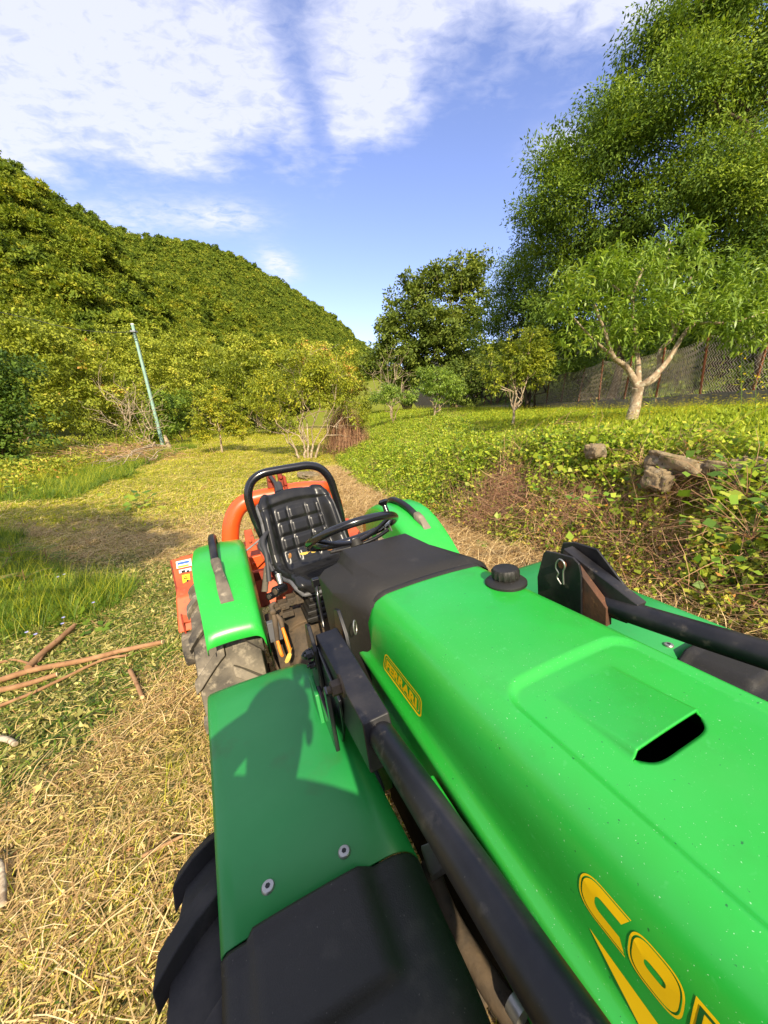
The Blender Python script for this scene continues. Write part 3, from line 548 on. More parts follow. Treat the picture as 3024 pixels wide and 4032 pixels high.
for k in big:
    o = bpy.data.objects.new('leaf', lv[rp.integers(0, 8)]); COL.objects.link(o); o.parent = proot
    o.location = P_[k]-np.array(pb); o.rotation_euler = (rp.normal()*.3, 0, atan2(d_[k, 1], d_[k, 0])); s_ = Ln[k]/.15; o.scale = (s_,)*3

# ---------------------------------------------------------------- left side thicket and orchard
TH = [('shaded_tree', 'dark shaded tree at the left edge of the photo, below the lighter crowns', -70, 1590, 15, [(-60, 1600, 15, 150, 190), (20, 1760, 14.5, 110, 130), (-60, 1440, 15.5, 150, 110), (80, 1640, 15.2, 90, 110)], 'robinia', -.26, (.16, .10), 700, .30),  # leaf tint lowered to paint in the shade of its neighbours
      ('thicket_tree', 'yellow green tree at the left edge above the dark shaded one', 60, 1330, 24, [(40, 1280, 24, 150, 110), (160, 1340, 24, 120, 110), (0, 1420, 23, 170, 110), (200, 1480, 23, 130, 100), (90, 1560, 22, 120, 110)], 'bramble', -.02, (.22, .13), 620, .36),
      ('thicket_tree', 'bushy tree left of the pole, below the wire', 330, 1450, 26, [(300, 1430, 26, 110, 100), (400, 1480, 26, 110, 100), (330, 1580, 25, 150, 110), (250, 1640, 24, 120, 80)], 'bramble', .0, (.22, .13), 560, .34),
      ('thicket_tree', 'dense tree directly right of the pole top', 600, 1480, 32, [(560, 1430, 32, 110, 90), (660, 1500, 32, 110, 100), (580, 1590, 30, 120, 90)], 'bramble', .05, (.22, .13), 420, .36),
      ('thicket_tree', 'dark bush right of the pole base, left of the sapling on the path', 690, 1640, 27, [(690, 1620, 27, 90, 90), (640, 1690, 26, 80, 50)], 'robinia', .0, (.2, .11), 300, .3),
      ('thicket_tree', 'pale olive tree above the yellow sapling', 760, 1400, 40, [(720, 1380, 40, 90, 70), (800, 1420, 40, 110, 90), (700, 1480, 38, 90, 80)], 'bramble', .1, (.28, .16), 360, .44),
      ('thicket_tree', 'fresh green tree behind the yellow sapling on the right', 930, 1470, 34, [(930, 1460, 34, 80, 70), (1000, 1530, 34, 80, 90), (900, 1570, 33, 80, 80)], 'yellowish', -.2, (.24, .13), 360, .36),
      ('thicket_tree', 'tall pale tree under the hill, left of the loose willow like tree', 1010, 1400, 46, [(980, 1380, 46, 90, 60), (1060, 1430, 46, 90, 80)], 'bramble', .12, (.3, .18), 300, .46),
      ('thicket_tree', 'pale tree behind the crown of the loose willow like tree', 1290, 1420, 48, [(1230, 1400, 48, 90, 60), (1330, 1450, 48, 80, 80), (1400, 1530, 50, 60, 60)], 'bramble', .14, (.3, .18), 330, .46),
      ('thicket_tree', 'low green bushes closing the end of the mown path', 1080, 1640, 38, [(1040, 1630, 38, 90, 60), (1120, 1660, 36, 80, 40), (1440, 1590, 46, 50, 55)], 'bramble', -.05, (.24, .15), 260, .36),
      ('thicket_tree', 'narrow tree between the pole and the yellow sapling, farther back', 480, 1370, 38, [(470, 1350, 38, 90, 70), (540, 1390, 38, 90, 80), (420, 1420, 36, 100, 80)], 'bramble', .03, (.26, .15), 330, .42)]
for i, (nm, lb, px, py, y, bl, lm, tbz, lf, nc, rc) in enumerate(TH):
    tree(nm, lb, 'tree', on(px, y), B(*bl), nc, 18, rc*.8, lf, lm, 100+i, 'bark', .1, tbias=tbz, twigs=4)
tree('fruit_sapling', 'slim orchard sapling with yellow orange leaves standing alone on the mown path', 'tree', on(855, 19.2)[:2]+(gzf(on(855, 19.2)[0], 19.2),),
     B((850, 1560, 19.2, 60, 60), (810, 1640, 19.2, 65, 60), (890, 1620, 19.3, 70, 70), (930, 1680, 19.2, 55, 45), (780, 1690, 19.1, 45, 40), (860, 1700, 19.2, 80, 35)), 420, 14, .12, (.13, .07), 'yellowish', 130, 'barkpale', .05, fork=(0, 0, 1.2), droop=-.4, tbias=.1)
# loose multi stemmed tree on the right of the path, with twiggy underside
rw = np.random.default_rng(9); wb = on(1190, 17); wb = (wb[0], wb[1], gzf(wb[0], wb[1])); wt = empty('orchard_tree', wb); tag(wt, 'wide loose yellow green tree with many bare lower stems between the path and the meadow', 'tree')
def wrel(px, py, y): return np.array(wy(px, py, y))-np.array(wb)
mb = MB()
for st, tips in (((0, 0), [(1000, 1600), (1050, 1480), (1120, 1430)]), ((.1, .1), [(1180, 1400), (1220, 1360), (1160, 1500)]), ((.25, 0), [(1280, 1420), (1340, 1460), (1240, 1480)]), ((.4, .2), [(1400, 1560), (1370, 1640), (1320, 1500)]), ((-.25, 0), [(1040, 1580), (980, 1640), (1110, 1520)])):
    limbs(mb, (st[0], st[1], -.05), [wrel(x+rw.normal()*12, z, 17+rw.normal()*.8) for x, z in tips], .055, rw, 8, (st[0]*1.6, st[1]*1.5, .45+.3*rw.random()), n=6)
mb.build('trunk', M['barkpale'], wt, smooth=60)
crown('crown', [(q[0]-wb[0], q[1]-wb[1], q[2]-wb[2], *q[3:]) for q in B((1200, 1420, 17, 110, 80), (1100, 1500, 17, 100, 70), (1290, 1470, 17, 110, 80), (1360, 1560, 17.2, 80, 70), (1020, 1580, 16.8, 80, 60), (1200, 1530, 16.6, 130, 70), (1410, 1640, 17.4, 45, 50), (1130, 1610, 16.5, 80, 40))], 820, 13, .17, (.15, .062), LF['yellowish'], rw, wt, -.5, .7, .4, .02)
# dry vine heap hanging over the bush
vb = on(1360, 18.5); vr = empty('vine_heap', (vb[0], vb[1], gzf(vb[0], vb[1]))); tag(vr, 'reddish brown dry vine curtain draped right of the loose tree', 'vines')
def heap(n, cx, cz, rx, rz, hang, rng, y0):
    secs = []; Vs = []; Fs = []; T = []
    a = rng.uniform(0, 2*pi, n); rr = np.sqrt(rng.random(n)); C = np.stack([cx+rx*rr*np.cos(a), y0+rng.normal(size=n)*rx*.6, cz+rz*np.abs(np.sin(a))*rr], 1)
    p = C; az = rng.uniform(0, 2*pi, n); up_ = rng.uniform(-.2, .5, n); V = []; segs = 5; Lx = rng.uniform(.5, 1.2, n)*hang/segs
    for k in range(segs+1):
        s = np.stack([-np.sin(az), np.cos(az), .2*np.ones(n)], 1)*.0045; V += [p-s, p+s]; dv = np.stack([np.cos(az)*.5, np.sin(az)*.5, up_], 1); dv /= np.linalg.norm(dv, axis=1, keepdims=True); p = p+dv*Lx[:, None]; up_ = up_-.55; az = az+rng.normal(size=n)*.3
    V = np.stack(V, 1).reshape(-1, 3); m = 2*(segs+1); b = np.arange(n)[:, None]*m
    return V, np.concatenate([b+np.array([[2*k, 2*k+1, 2*k+3, 2*k+2]]) for k in range(segs)], 0), np.tile(rng.random(n), segs)
H3 = [heap(1500, 0, .9, .45, 1.45, 1.6, rw, 0.), heap(700, -.35, .6, .35, 1.0, 1.3, rw, .3), heap(700, .4, .7, .35, 1.1, 1.3, rw, -.2)]
V = np.concatenate([h[0] for h in H3]); F = np.concatenate([H3[0][1], H3[1][1]+len(H3[0][0]), H3[2][1]+len(H3[0][0])+len(H3[1][0])]); T_ = np.concatenate([h[2] for h in H3]); o = mk('stems', V, F, LF['vine'], vr, tint=T_); o['kind'] = 'stuff'

# ---------------------------------------------------------------- pole, wire, brush pile
pz = on(622, 21.6); pz = (pz[0], pz[1], gzf(pz[0], pz[1])); pole = empty('utility_pole', pz); tag(pole, 'pale green leaning utility pole with white cap beside the brush pile', 'pole')
ptop = np.array(wy(521, 1278, 21.0))-np.array(pz)
MB().tube([(0, 0, -.2), ptop*.5, ptop], [.095, .085, .072], 14).build('post', M['paleg'], pole, smooth=60)
MB().tube([ptop, ptop*1.008], [.088, .06], 14).build('cap', M['white'], pole, smooth=40)
ring = MB(); rc_ = ptop*.915+np.array([.05, -.14, 0]); ring.tube([rc_+np.array([.09*cos(t), 0, .13*sin(t)]) for t in np.linspace(0, 2*pi, 15)], .012, 6); ring.tube([rc_+np.array([.07*cos(t), -.02, .11*sin(t)-.03]) for t in np.linspace(0, 2*pi, 15)], .01, 6); ring.build('cable_coil', M['cable'], pole)
bk = MB(); q = ptop*.95; bk.box(q[0]-.13, q[0]+.13, q[1]-.13, q[1]+.10, q[2]-.04, q[2]+.04); bk.build('bracket', M['steel'], pole, bevel=.005)
MB().tube([ptop*.95+np.array([.1, -.1, 0]), ptop*.6+np.array([.13, -.12, 0]), ptop*.3+np.array([.14, -.12, 0])], .008, 5).build('conduit', M['cable'], pole)
e0 = ptop*.95+np.array(pz); e1 = np.array(wy(150, 1262, 22)); wp_ = [e0*(1-t)+e1*t+np.array([0, 0, -.9*t*(1-t)]) for t in np.linspace(0, 1, 14)]; e2 = np.array(wy(-500, 1120, 24))
wr = MB().tube(wp_+[e1*.6+e2*.4, e2], .014, 5).build('overhead_wire', M['cable'], smooth=60); tag(wr, 'thin sagging wire running left from the pale green pole', 'wire')
rbp = np.random.default_rng(15)
def branch(name, label, cat, pts, r, parent=None, group=None, matl='twig', n=7, side=2, sub=3):
    base = np.array(pts[0], float); mb = MB(); P = [np.array(p, float)-base for p in pts]; mb.tube(P, list(np.linspace(r, r*.35, len(P))), n, sub=sub)
    for q in range(side):
        k = rbp.integers(1, len(P)); e = P[k]+(P[-1]-P[0])*.25+rbp.normal(size=3)*np.linalg.norm(P[-1])*.16; mb.tube(limb_path(P[k], e, rbp, 3, .1), np.linspace(r*.4, r*.1, 4), 5)
    o = mb.build(name, M[matl], parent, smooth=60, loc=tuple(base)); return tag(o, label, cat, group)
for i in range(16):
    x0 = rbp.uniform(430, 640); y0 = rbp.uniform(1760, 1840); yy = rbp.uniform(15.5, 20); a0 = wy(x0, y0, yy); a0[2] = gzf(a0[0], a0[1])+rbp.uniform(.1, .75); a1 = wy(x0-rbp.uniform(120, 330), y0+rbp.uniform(-10, 80), yy-rbp.uniform(.5, 3.5)); a1[2] = gzf(a1[0], a1[1])+rbp.uniform(.05, .5)
    branch('branch', 'grey bare branch lying in the brush pile left of the pole', 'branch', limb_path(a0, a1, rbp, 5, .1), rbp.uniform(.02, .05), group='branches in the brush pile', matl='barkpale', side=5)
pc = wy(470, 1830, 17.0); pcx, pcy = pc[0], pc[1]; n = 2600
C = np.stack([pcx+rbp.normal(size=n)*1.7, pcy+rbp.normal(size=n)*1.2, np.zeros(n)], 1); C[:, 2] = gz(C[:, 0], C[:, 1])+rbp.random(n)**1.5*.75*np.exp(-((C[:, 0]-pcx)/2.2)**2)
d = rbp.normal(size=(n, 3))*[1, .5, .28]+[-.6, -.3, 0]; V, F = leafquads(C, rbp.uniform(.3, .9, n), .016, rbp, d); o = mk('brushwood', V, F, LF['vine'], tint=rbp.random(n)*.6+.4); tag(o, 'tangle of thin dead twigs making up the brush pile', 'brushwood', kind='stuff')
# upright half dead tree behind the pole base, and the torn stump
ub = on(640, 20.5); ub = (ub[0], ub[1], gzf(ub[0], ub[1])); ut = empty('broken_tree', ub); tag(ut, 'half dead tree with bare upright shoots and a torn stump around the pole base', 'tree')
def urel(px, py, y): return np.array(wy(px, py, y))-np.array(ub)
mb = MB(); mb.tube([(0.1, 0, -.1), (.02, 0, .35), (-.12, 0, .95)], [.17, .13, .07], 9, sub=3)
mb.tube([(.0, 0, .3), urel(590, 1755, 20), urel(540, 1780, 19), urel(470, 1790, 18)], [.10, .09, .07, .05], 8, sub=3)
mb.tube([(.05, -.1, .2), urel(600, 1770, 19.5), urel(610, 1740, 19.8)], [.09, .07, .05], 8, sub=3)
for x, z in ((400, 1440), (450, 1470), (520, 1500), (480, 1580), (655, 1520), (640, 1580), (600, 1600), (430, 1560), (380, 1500), (560, 1540), (350, 1640), (660, 1640), (320, 1600)):
    limbs(mb, urel(rbp.uniform(480, 620), rbp.uniform(1690, 1760), 19.5), [urel(x, z, 19.5+rbp.normal()*.6)], .03, rbp, 9, n=5, r1=.028)
mb.build('trunk', M['barkpale'], ut, smooth=60)
crown('foliage', [(q[0]-ub[0], q[1]-ub[1], q[2]-ub[2], *q[3:]) for q in B((330, 1650, 19, 90, 60), (430, 1700, 18.6, 100, 50), (520, 1690, 19.5, 80, 60), (260, 1620, 19, 50, 50))], 260, 9, .16, (.11, .055), LF['yellowish'], rbp, ut, -.2, .8, .3, -.18)

# ---------------------------------------------------------------- concrete wall and chain link fence
def wallx(y): return 9.45-.022*np.clip(y-6, 0, 80)
def wallz(y): return 2.34+.012*np.clip(y-14, 0, 80)-.02*np.clip(8-y, 0, 10)
cw = MB(); secs = []
for y in np.linspace(1.5, 62, 60):
    x = wallx(y); zt_ = wallz(y)+.012*sin(y*1.3); secs.append([(x, y, 1.0), (x, y, zt_), (x+.28, y, zt_), (x+.28, y, 1.0)])
cw.loft(secs, True, True); o = cw.build('concrete_wall', M['concrete'], smooth=40, bevel=.012); tag(o, 'long low weathered concrete wall under the chain link fence', 'wall')
fr = empty('chain_link_fence', (9.4, 6, 2.3)); tag(fr, 'sagging rusty chain link fence on the concrete wall behind the orchard', 'fence')
fo = np.array([9.4, 6, 2.3]); pys = [3.2, 4.9, 6.6, 8.3, 10.0, 11.6, 13.4, 15.1, 16.8, 18.5, 20.2, 21.9, 23.6, 25.3, 27.0, 28.8, 30.6, 32.4, 34.5, 37, 40, 43, 46, 50, 54, 58]
rf = np.random.default_rng(4); ptops = []
for y in pys:
    x = wallx(y)+.14; z0 = wallz(y); hh = 1.62+rf.normal()*.05; lx = .06+rf.normal()*.05; ly = rf.normal()*.05+.03; tp = np.array([x+lx, y+ly, z0+hh]); ptops.append(tp)
    p = MB(); b0 = np.array([x, y, z0-.1]); s = .022
    p.hexa([tuple(b0+np.array(q)-fo) for q in ((-s, -s, 0), (s, -s, 0), (s, s, 0), (-s, s, 0))]+[tuple(tp+np.array(q)-fo) for q in ((-s, -s, 0), (s, -s, 0), (s, s, 0), (-s, s, 0))])
    p.build('post', M['rust'], fr, smooth=None)
for i in range(len(pys)-1):
    y0, y1 = pys[i], pys[i+1]; far = y0 > 26; pitch_ = .085 if not far else .16; nst = int((y1-y0)/pitch_); hgt = 1.45; nz = int(hgt/pitch_); V = []; F = []; sag = rf.uniform(.06, .2)
    for j in range(nst):
        for k in range(nz+1):
            u = (j+.5+(.52 if k % 2 else -.52))/nst; u = min(max(u, 0), 1); v = k/nz; y = y0+(y1-y0)*u; b0 = np.array([wallx(y)+.13, y, wallz(y)+.02]); tpp = ptops[i]*(1-u)+ptops[i+1]*u; tpp = tpp+np.array([0, 0, -.06-sag*4*u*(1-u)])
            p = b0*(1-v)+tpp*v+np.array([.05*sin(3*u+i)*sin(pi*v), 0, 0])-fo; wv = .009 if not far else .012; V += [p+[-wv*.5, -wv, 0], p+[-wv*.5, wv, 0], p+[wv, 0, 0]]
            if k: b = len(V)-6; F += [(b, b+1, b+4, b+3), (b+1, b+2, b+5, b+4), (b+2, b, b+3, b+5)]
    mk('wire_mesh', np.array(V), np.array(F), M['cable'] if far else M['meshwire'] if 'meshwire' in M else M['steel'], fr)
# ---------------------------------------------------------------- ground cover
rs = np.random.default_rng(31)
def area(n, x0, x1, y0, y1, cond):
    x = rs.uniform(x0, x1, n); y = rs.uniform(y0, y1, n); k = cond(x, y); x, y = x[k], y[k]
    return np.stack([x, y, gz(x, y)], 1)
def slope_rot(P, rng):
    e = .05; gx = (gz(P[:, 0]+e, P[:, 1])-gz(P[:, 0]-e, P[:, 1]))/(2*e); gy = (gz(P[:, 0], P[:, 1]+e)-gz(P[:, 0], P[:, 1]-e))/(2*e)
    gx = np.clip(gx, -1.2, 1.2); gy = np.clip(gy, -1.2, 1.2)
    yaw = rng.uniform(0, 6.28, len(P)); out = np.zeros((len(P), 3))
    from mathutils import Quaternion
    for i in range(len(P)):
        nrm = Vector((-gx[i], -gy[i], 1)).normalized(); q = Vector((0, 0, 1)).rotation_difference(nrm) @ Quaternion((0, 0, 1), yaw[i]); out[i] = q.to_euler()
    return out
def vset(nm, fn, k=4):
    return [fn(np.random.default_rng(500+i), nm) for i in range(k)]
def v_straw(r, nm):
    a = strips(120, .24, .085, .0045, r, .035, .2, 3, .3); b = flats(150, .24, .032, .012, r, .035, .5); c = strips(70, .24, .17, .0042, r, .05, .35); d = blades(14, .22, .05, .004, r, .9, 2)
    return joinm(nm, [a, b, c, d], [LF['litter'], LF['litter'], LF['straw'], LF['grass']])
def v_cut(r, nm):
    a = flats(170, .24, .048, .020, r, .04, .5); b = strips(60, .24, .13, .0045, r, .04); c = strips(30, .24, .14, .008, r, .05, .3)
    return joinm(nm, [a, b, c], [LF['cutleaf'], LF['litter'], LF['shadegrass']])
def v_short(r, nm):
    a = blades(120, .24, .075, .005, r, .6, 2); b = strips(60, .24, .10, .0045, r, .03)
    return joinm(nm, [a, b], [LF['grass'], LF['litter']])
def inpoly_path(x, y): return bank_s(x, y) < -.05
near = lambda x, y: inpoly_path(x, y) & (x > -1.2*y-3.0) & (x < 3.2)
Pa = area(5200, -7.5, 3.2, .1, 8, near); nn_ = wob(Pa[:, 0]*1.0, Pa[:, 1], 1.2)
cut = smooth(-Pa[:, 0], 1.45, 2.2)*smooth(Pa[:, 1], 1.3, 2.0)*(1-smooth(Pa[:, 1], 4.6, 6)) + .25*nn_
kind = np.where(cut+rs.normal(size=len(Pa))*.18 > .5, 1, np.where(nn_+rs.normal(size=len(Pa))*.3 > .50, 2, 0))
lush = lambda x, y: (x < -3.3-.35*wob(x, y, .7)) & (x > -10) & (y > 3.3+.3*wob(x, y, .7)) & (y < 4.0+(-3-x)*.55+.5*wob(x, y, .6))
V1, V2, V3 = vset('straw_patch', v_straw, 5), vset('cut_leaf_patch', v_cut, 4), vset('short_grass_patch', v_short, 4)
allv = V1+V2+V3; off = np.array([0, 5, 9]); cnt = np.array([5, 4, 4]); vid = off[kind]+(rs.random(len(Pa))*cnt[kind]).astype(int)
kp = ~((kind == 0) & (rs.random(len(Pa)) < .25)); Pa, vid = Pa[kp], vid[kp]
scatter('mown_litter', allv, Pa, slope_rot(Pa, rs), rs.uniform(.75, 1.25, len(Pa)), vid, 'loose mown straw, cut leaves and stubble strewn around the tractor', 'grass clippings')
def v_mid(r, nm):
    a = blades(150, .5, .10, .010, r, .8, 1); b = strips(170, .5, .2, .010, r, .035, .2, 2); c = flats(60, .5, .07, .03, r, .03)
    return joinm(nm, [a, b, c], [LF['grass'], LF['litter'], LF['grass']])
Pm = area(9000, -34, 2.5, 7, 45, lambda x, y: inpoly_path(x, y) & (x > -.95*y-2) & (x > -13.5-wob(x, y, 6)) & (rs.random(len(x)) < np.clip(14/y, .2, 1)))
scatter('mown_grass', vset('mown_patch', v_mid, 5), Pm, slope_rot(Pm, rs), rs.uniform(.7, 1.3, len(Pm))*np.clip(Pm[:, 1]/14, 1, 2), rs.integers(0, 5, len(Pm)), 'yellow green mown grass of the path running down the valley', 'grass')
def v_lush(r, nm):
    a = blades(90, .2, .24, .0075, r, .35, 3); b = flats(26, .2, .09, .035, r, .10, .5); c = blades(14, .18, .40, .005, r, .2, 3)
    return joinm(nm, [a, b, c], [LF['shadegrass'], LF['shadegrass'], LF['grass']])
VL = vset('lush_patch', v_lush, 5)
Pl = area(5200, -10, -2.6, 3.0, 9, lush)[:1500]
P2 = area(2600, -17, -8.0, 9, 24, lambda x, y: (np.abs(x-(-9.6-.30*(y-11))+.9*wob(x, y, 2)) < 1.1+.06*(y-9)))
Pl = np.concatenate([Pl, P2])
scatter('verge_grass', VL, Pl, slope_rot(Pl, rs), rs.uniform(.6, 1.15, len(Pl))*(1+.02*Pl[:, 1]), rs.integers(0, 5, len(Pl)), 'lush uncut green grass along the left side of the path', 'grass')
# thicket floor on the far left
def v_weed(r, nm):
    a = flats(170, .5, .10, .05, r, .45, .7); b = blades(40, .5, .5, .012, r, .3, 2)
    return joinm(nm, [a, b], [LF['bramble'], LF['grass']])
VW = vset('weed_patch', v_weed, 4)
Pw = area(2600, -40, -8, 9, 42, lambda x, y: (x < -10.8-.30*(y-11)+.8*wob(x, y, 2)) & (x > -1.15*y-4))
scatter('undergrowth', VW, Pw, slope_rot(Pw, rs), rs.uniform(.8, 1.6, len(Pw)), rs.integers(0, 4, len(Pw)), 'leafy undergrowth below the thicket on the left', 'undergrowth')
# bank
def v_topb(r, nm):
    a = flats(260, .24, .038, .026, r, .15, .8); c = flats(16, .24, .06, .05, r, .17, .6); d = strips(8, .24, .30, .0035, r, .16, .5, 3, .8); e = blades(16, .24, .22, .006, r, .4, 2)
    return joinm(nm, [a, c, d, e], [LF['topleaf'], LF['ivy'], LF['vine'], LF['grass']])
def v_bram(r, nm):
    a = flats(230, .24, .036, .024, r, .16, .8); b = strips(22, .24, .30, .0035, r, .16, .5, 3, .8); c = flats(14, .24, .07, .055, r, .17, .6)
    return joinm(nm, [a, b, c], [LF['bramble'], LF['vine'], LF['ivy']])
def v_dry(r, nm):
    a = strips(120, .26, .34, .0035, r, .12, .45, 3, .6); b = flats(60, .24, .03, .018, r, .14, .8); c = strips(60, .24, .30, .0045, r, .06, .15, 3, .5)
    return joinm(nm, [a, b, c], [LF['vine'], LF['bramble'], LF['straw']])
def bcond(x, y):
    s = bank_s(x, y); w = .5+.09*np.clip(y, 0, 20); return (s > -.12) & (s < w+.15+.22*np.clip(y-4, 0, 20)) & ~((s > w-.5) & (y > 3.0) & (y < 4.7) & (rs.random(len(x)) < .45))
Pb = area(30000, -8, 7, 1.2, 30, bcond); Pb = Pb[rs.random(len(Pb)) < np.clip(7/Pb[:, 1], .12, 1)**1.3]
s_ = bank_s(Pb[:, 0], Pb[:, 1]); hb = wob(Pb[:, 0]+3, Pb[:, 1], .8)
dryk = ((s_ < .6) & (hb+rs.normal(size=len(Pb))*.25 > np.where((Pb[:, 1] > 4.1) & (Pb[:, 1] < 6.3), .22, .42))).astype(int)
VB = vset('bramble_patch', v_bram, 5)+vset('dry_patch', v_dry, 3)+vset('top_patch', v_topb, 4); vid = np.where(dryk == 1, 5+rs.integers(0, 3, len(Pb)), rs.integers(0, 5, len(Pb)))
vid = np.where((dryk == 0) & ((s_ > .5+.35*hb) | (Pb[:, 1] > 7)), 8+rs.integers(0, 4, len(Pb)), vid)
Pb[:, 2] += .06+.10*np.clip(hb, -1, 1)
scatter('bank_brambles', VB, Pb, slope_rot(Pb, rs)+rs.normal(size=(len(Pb), 3))*.25, rs.uniform(.8, 1.45, len(Pb))*(1+.02*Pb[:, 1]), vid, 'tangle of brambles, ivy and dead stems over the bank behind the tractor', 'brambles')
# straw at the bank foot
def v_hay(r, nm):
    a = strips(130, .28, .28, .004, r, .09, .25, 3, .5); b = flats(40, .26, .035, .018, r, .05); c = strips(30, .26, .34, .0045, r, .12, .5, 3)
    return joinm(nm, [a, b, c], [LF['straw'], LF['bramble'], LF['straw']])
Ph = area(9000, -3, 4, 1.0, 14, lambda x, y: (bank_s(x, y) > -1.5-.2*wob(x, y, 1)) & (bank_s(x, y) < .1)); Ph = Ph[:1500]
scatter('dry_straw', vset('hay_patch', v_hay, 5), Ph, slope_rot(Ph, rs), rs.uniform(.7, 1.3, len(Ph)), rs.integers(0, 5, len(Ph)), 'raked dry straw and dead stems at the foot of the bank', 'straw')
# meadow on the terrace
def v_mead(r, nm):
    a = blades(90, .26, .22, .010, r, .5, 2); b = flats(130, .26, .085, .034, r, .20, .9); c = blades(8, .22, .42, .004, r, .15, 3)
    return joinm(nm, [a, b, c], [LF['topleaf'], LF['topleaf'], LF['grass']])
VM = vset('meadow_patch', v_mead, 6)
Pq = area(52000, -9, 9.6, 1.5, 60, lambda x, y: (bank_s(x, y) > .5+.09*np.clip(y, 0, 20)) & (x < wallx(y)) & (rs.random(len(x)) < np.clip(7/y, .06, 1)**1.2))
scatter('meadow_grass', VM, Pq, slope_rot(Pq, rs), rs.uniform(.65, 1.15, len(Pq))*np.clip(Pq[:, 1]/14, 1, 2.6)**.8, rs.integers(0, 6, len(Pq)), 'bright unmown meadow grass on the raised terrace', 'grass')
def v_flow(r, nm):
    n = 7; th = r.uniform(0, 6.28, n); rr = .3*np.sqrt(r.random(n)); st = []; V = []; F = []; T = []
    A = blades(n, .3, .34, .003, r, .08, 2); hd = A[0].reshape(n, -1, 3)[:, -1]; C = np.repeat(hd, 7, 0); a = np.tile(np.linspace(0, 5.4, 7), n); d = np.stack([np.cos(a), np.sin(a), np.full(len(a), .35)], 1)
    v, f = leafquads(C, .016, .010, r, d, np.tile([0, 0, 1.], (len(a), 1))+.01)
    return joinm(nm, [(v, f, r.random(len(f))), A], [LF['flower'], LF['grass']])
Pf_ = area(6000, -9, 9.4, 6, 50, lambda x, y: (bank_s(x, y) > 2.4) & (x < wallx(y)) & (rs.random(len(x)) < np.clip(11/y, .1, 1)))[:1300]; Pf_[:, 2] += .03
scatter('meadow_flowers', vset('flower_patch', v_flow, 4), Pf_, slope_rot(Pf_, rs)*.3, rs.uniform(.8, 1.5, len(Pf_)), rs.integers(0, 4, len(Pf_)), 'small yellow dandelion like flowers sprinkled over the meadow', 'flowers')
# grass and ivy under the woodland behind the fence
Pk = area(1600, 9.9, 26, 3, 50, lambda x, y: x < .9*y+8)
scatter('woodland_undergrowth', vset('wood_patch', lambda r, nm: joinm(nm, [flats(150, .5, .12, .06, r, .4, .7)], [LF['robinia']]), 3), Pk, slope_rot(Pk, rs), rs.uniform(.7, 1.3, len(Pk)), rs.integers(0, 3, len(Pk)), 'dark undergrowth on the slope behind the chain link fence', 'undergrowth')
# tall weeds at the right edge of the meadow
for i, (px, hgt, y, lb) in enumerate(((2920, 1395, 5.6, 'tallest yellow flowered weed stalk right of the large peach tree'), (2975, 1480, 5.4, 'shorter weed stalk with yellow heads at the right edge of the meadow'), (2560, 1560, 5.9, 'thin seeding weed right of the peach trunk'), (2350, 1570, 6.3, 'thin seeding weed left of the peach trunk'))):
    p0 = wy(px-8, 1700, y); base = (p0[0], p0[1], gzf(p0[0], p0[1])); tp = np.array(wy(px, hgt, y))-np.array(base); rt = empty('tall_weed', base); tag(rt, lb, 'weed'); r = np.random.default_rng(300+i)
    mb = MB().tube([(0, 0, 0), tp*.5+np.array([.01, 0, 0]), tp], [.005, .004, .002], 5); tips = [tp]
    for q in range(5):
        a = tp*(.45+.1*q); e = a+np.array([r.normal()*.07, r.normal()*.05, .09]); mb.tube([a, e], .0018, 4); tips.append(e)
    mb.build('stem', mat('weed_stem', (.12, .2, .03), .7) if 'weedstem' not in M else M['weedstem'], rt)
    C = np.repeat(np.array(tips), 9, 0); d = r.normal(size=C.shape)+[0, 0, .6]; v, f = leafquads(C, .022, .010, r, d); mk('flower_head', v, f, LF['flower'] if i < 2 else LF['straw'], rt, tint=r.random(len(f)))
    C = np.array([tp*t for t in r.uniform(.1, .8, 14)]); d = r.normal(size=C.shape)+[0, 0, .3]; v, f = leafquads(C, .11, .02, r, d); mk('leaves', v, f, LF['grass'], rt, tint=r.random(len(f)))

# ---------------------------------------------------------------- stones of the old wall showing through the ivy
def rock(name, c, r3, seed, parent, matl='stone'):
    bm = bmesh.new(); bmesh.ops.create_icosphere(bm, subdivisions=4, radius=1); off = Vector((seed*3.1, seed*1.7, seed*.9))
    for v in bm.verts:
        p = v.co.copy(); n1 = mnoise.noise(p*1.1+off); n2 = mnoise.noise(p*3.0+off)
        q = Vector((math.copysign(abs(p.x)**.5, p.x), math.copysign(abs(p.y)**.5, p.y), math.copysign(abs(p.z)**.5, p.z)))*(1+.38*n1+.20*n2+.09*mnoise.noise(p*7+off)); v.co = Vector((q.x*r3[0], q.y*r3[1], q.z*r3[2]))
    me = bpy.data.meshes.new(name); bm.to_mesh(me); bm.free(); me.materials.append(M[matl]); me.polygons.foreach_set('use_smooth', [True]*len(me.polygons))
    o = bpy.data.objects.new(name, me); COL.objects.link(o); o.parent = parent; o.location = c; o.rotation_euler = (seed*.3 % .3, seed*.7 % .25, seed*1.3 % 6.3 if parent is None else .35+.2*sin(seed)); return o
swp = np.array(wy(2700, 1830, 4.4)); sw = empty('stone_wall', swp); tag(sw, 'old ivy covered dry stone wall holding up the terrace on the right', 'wall')
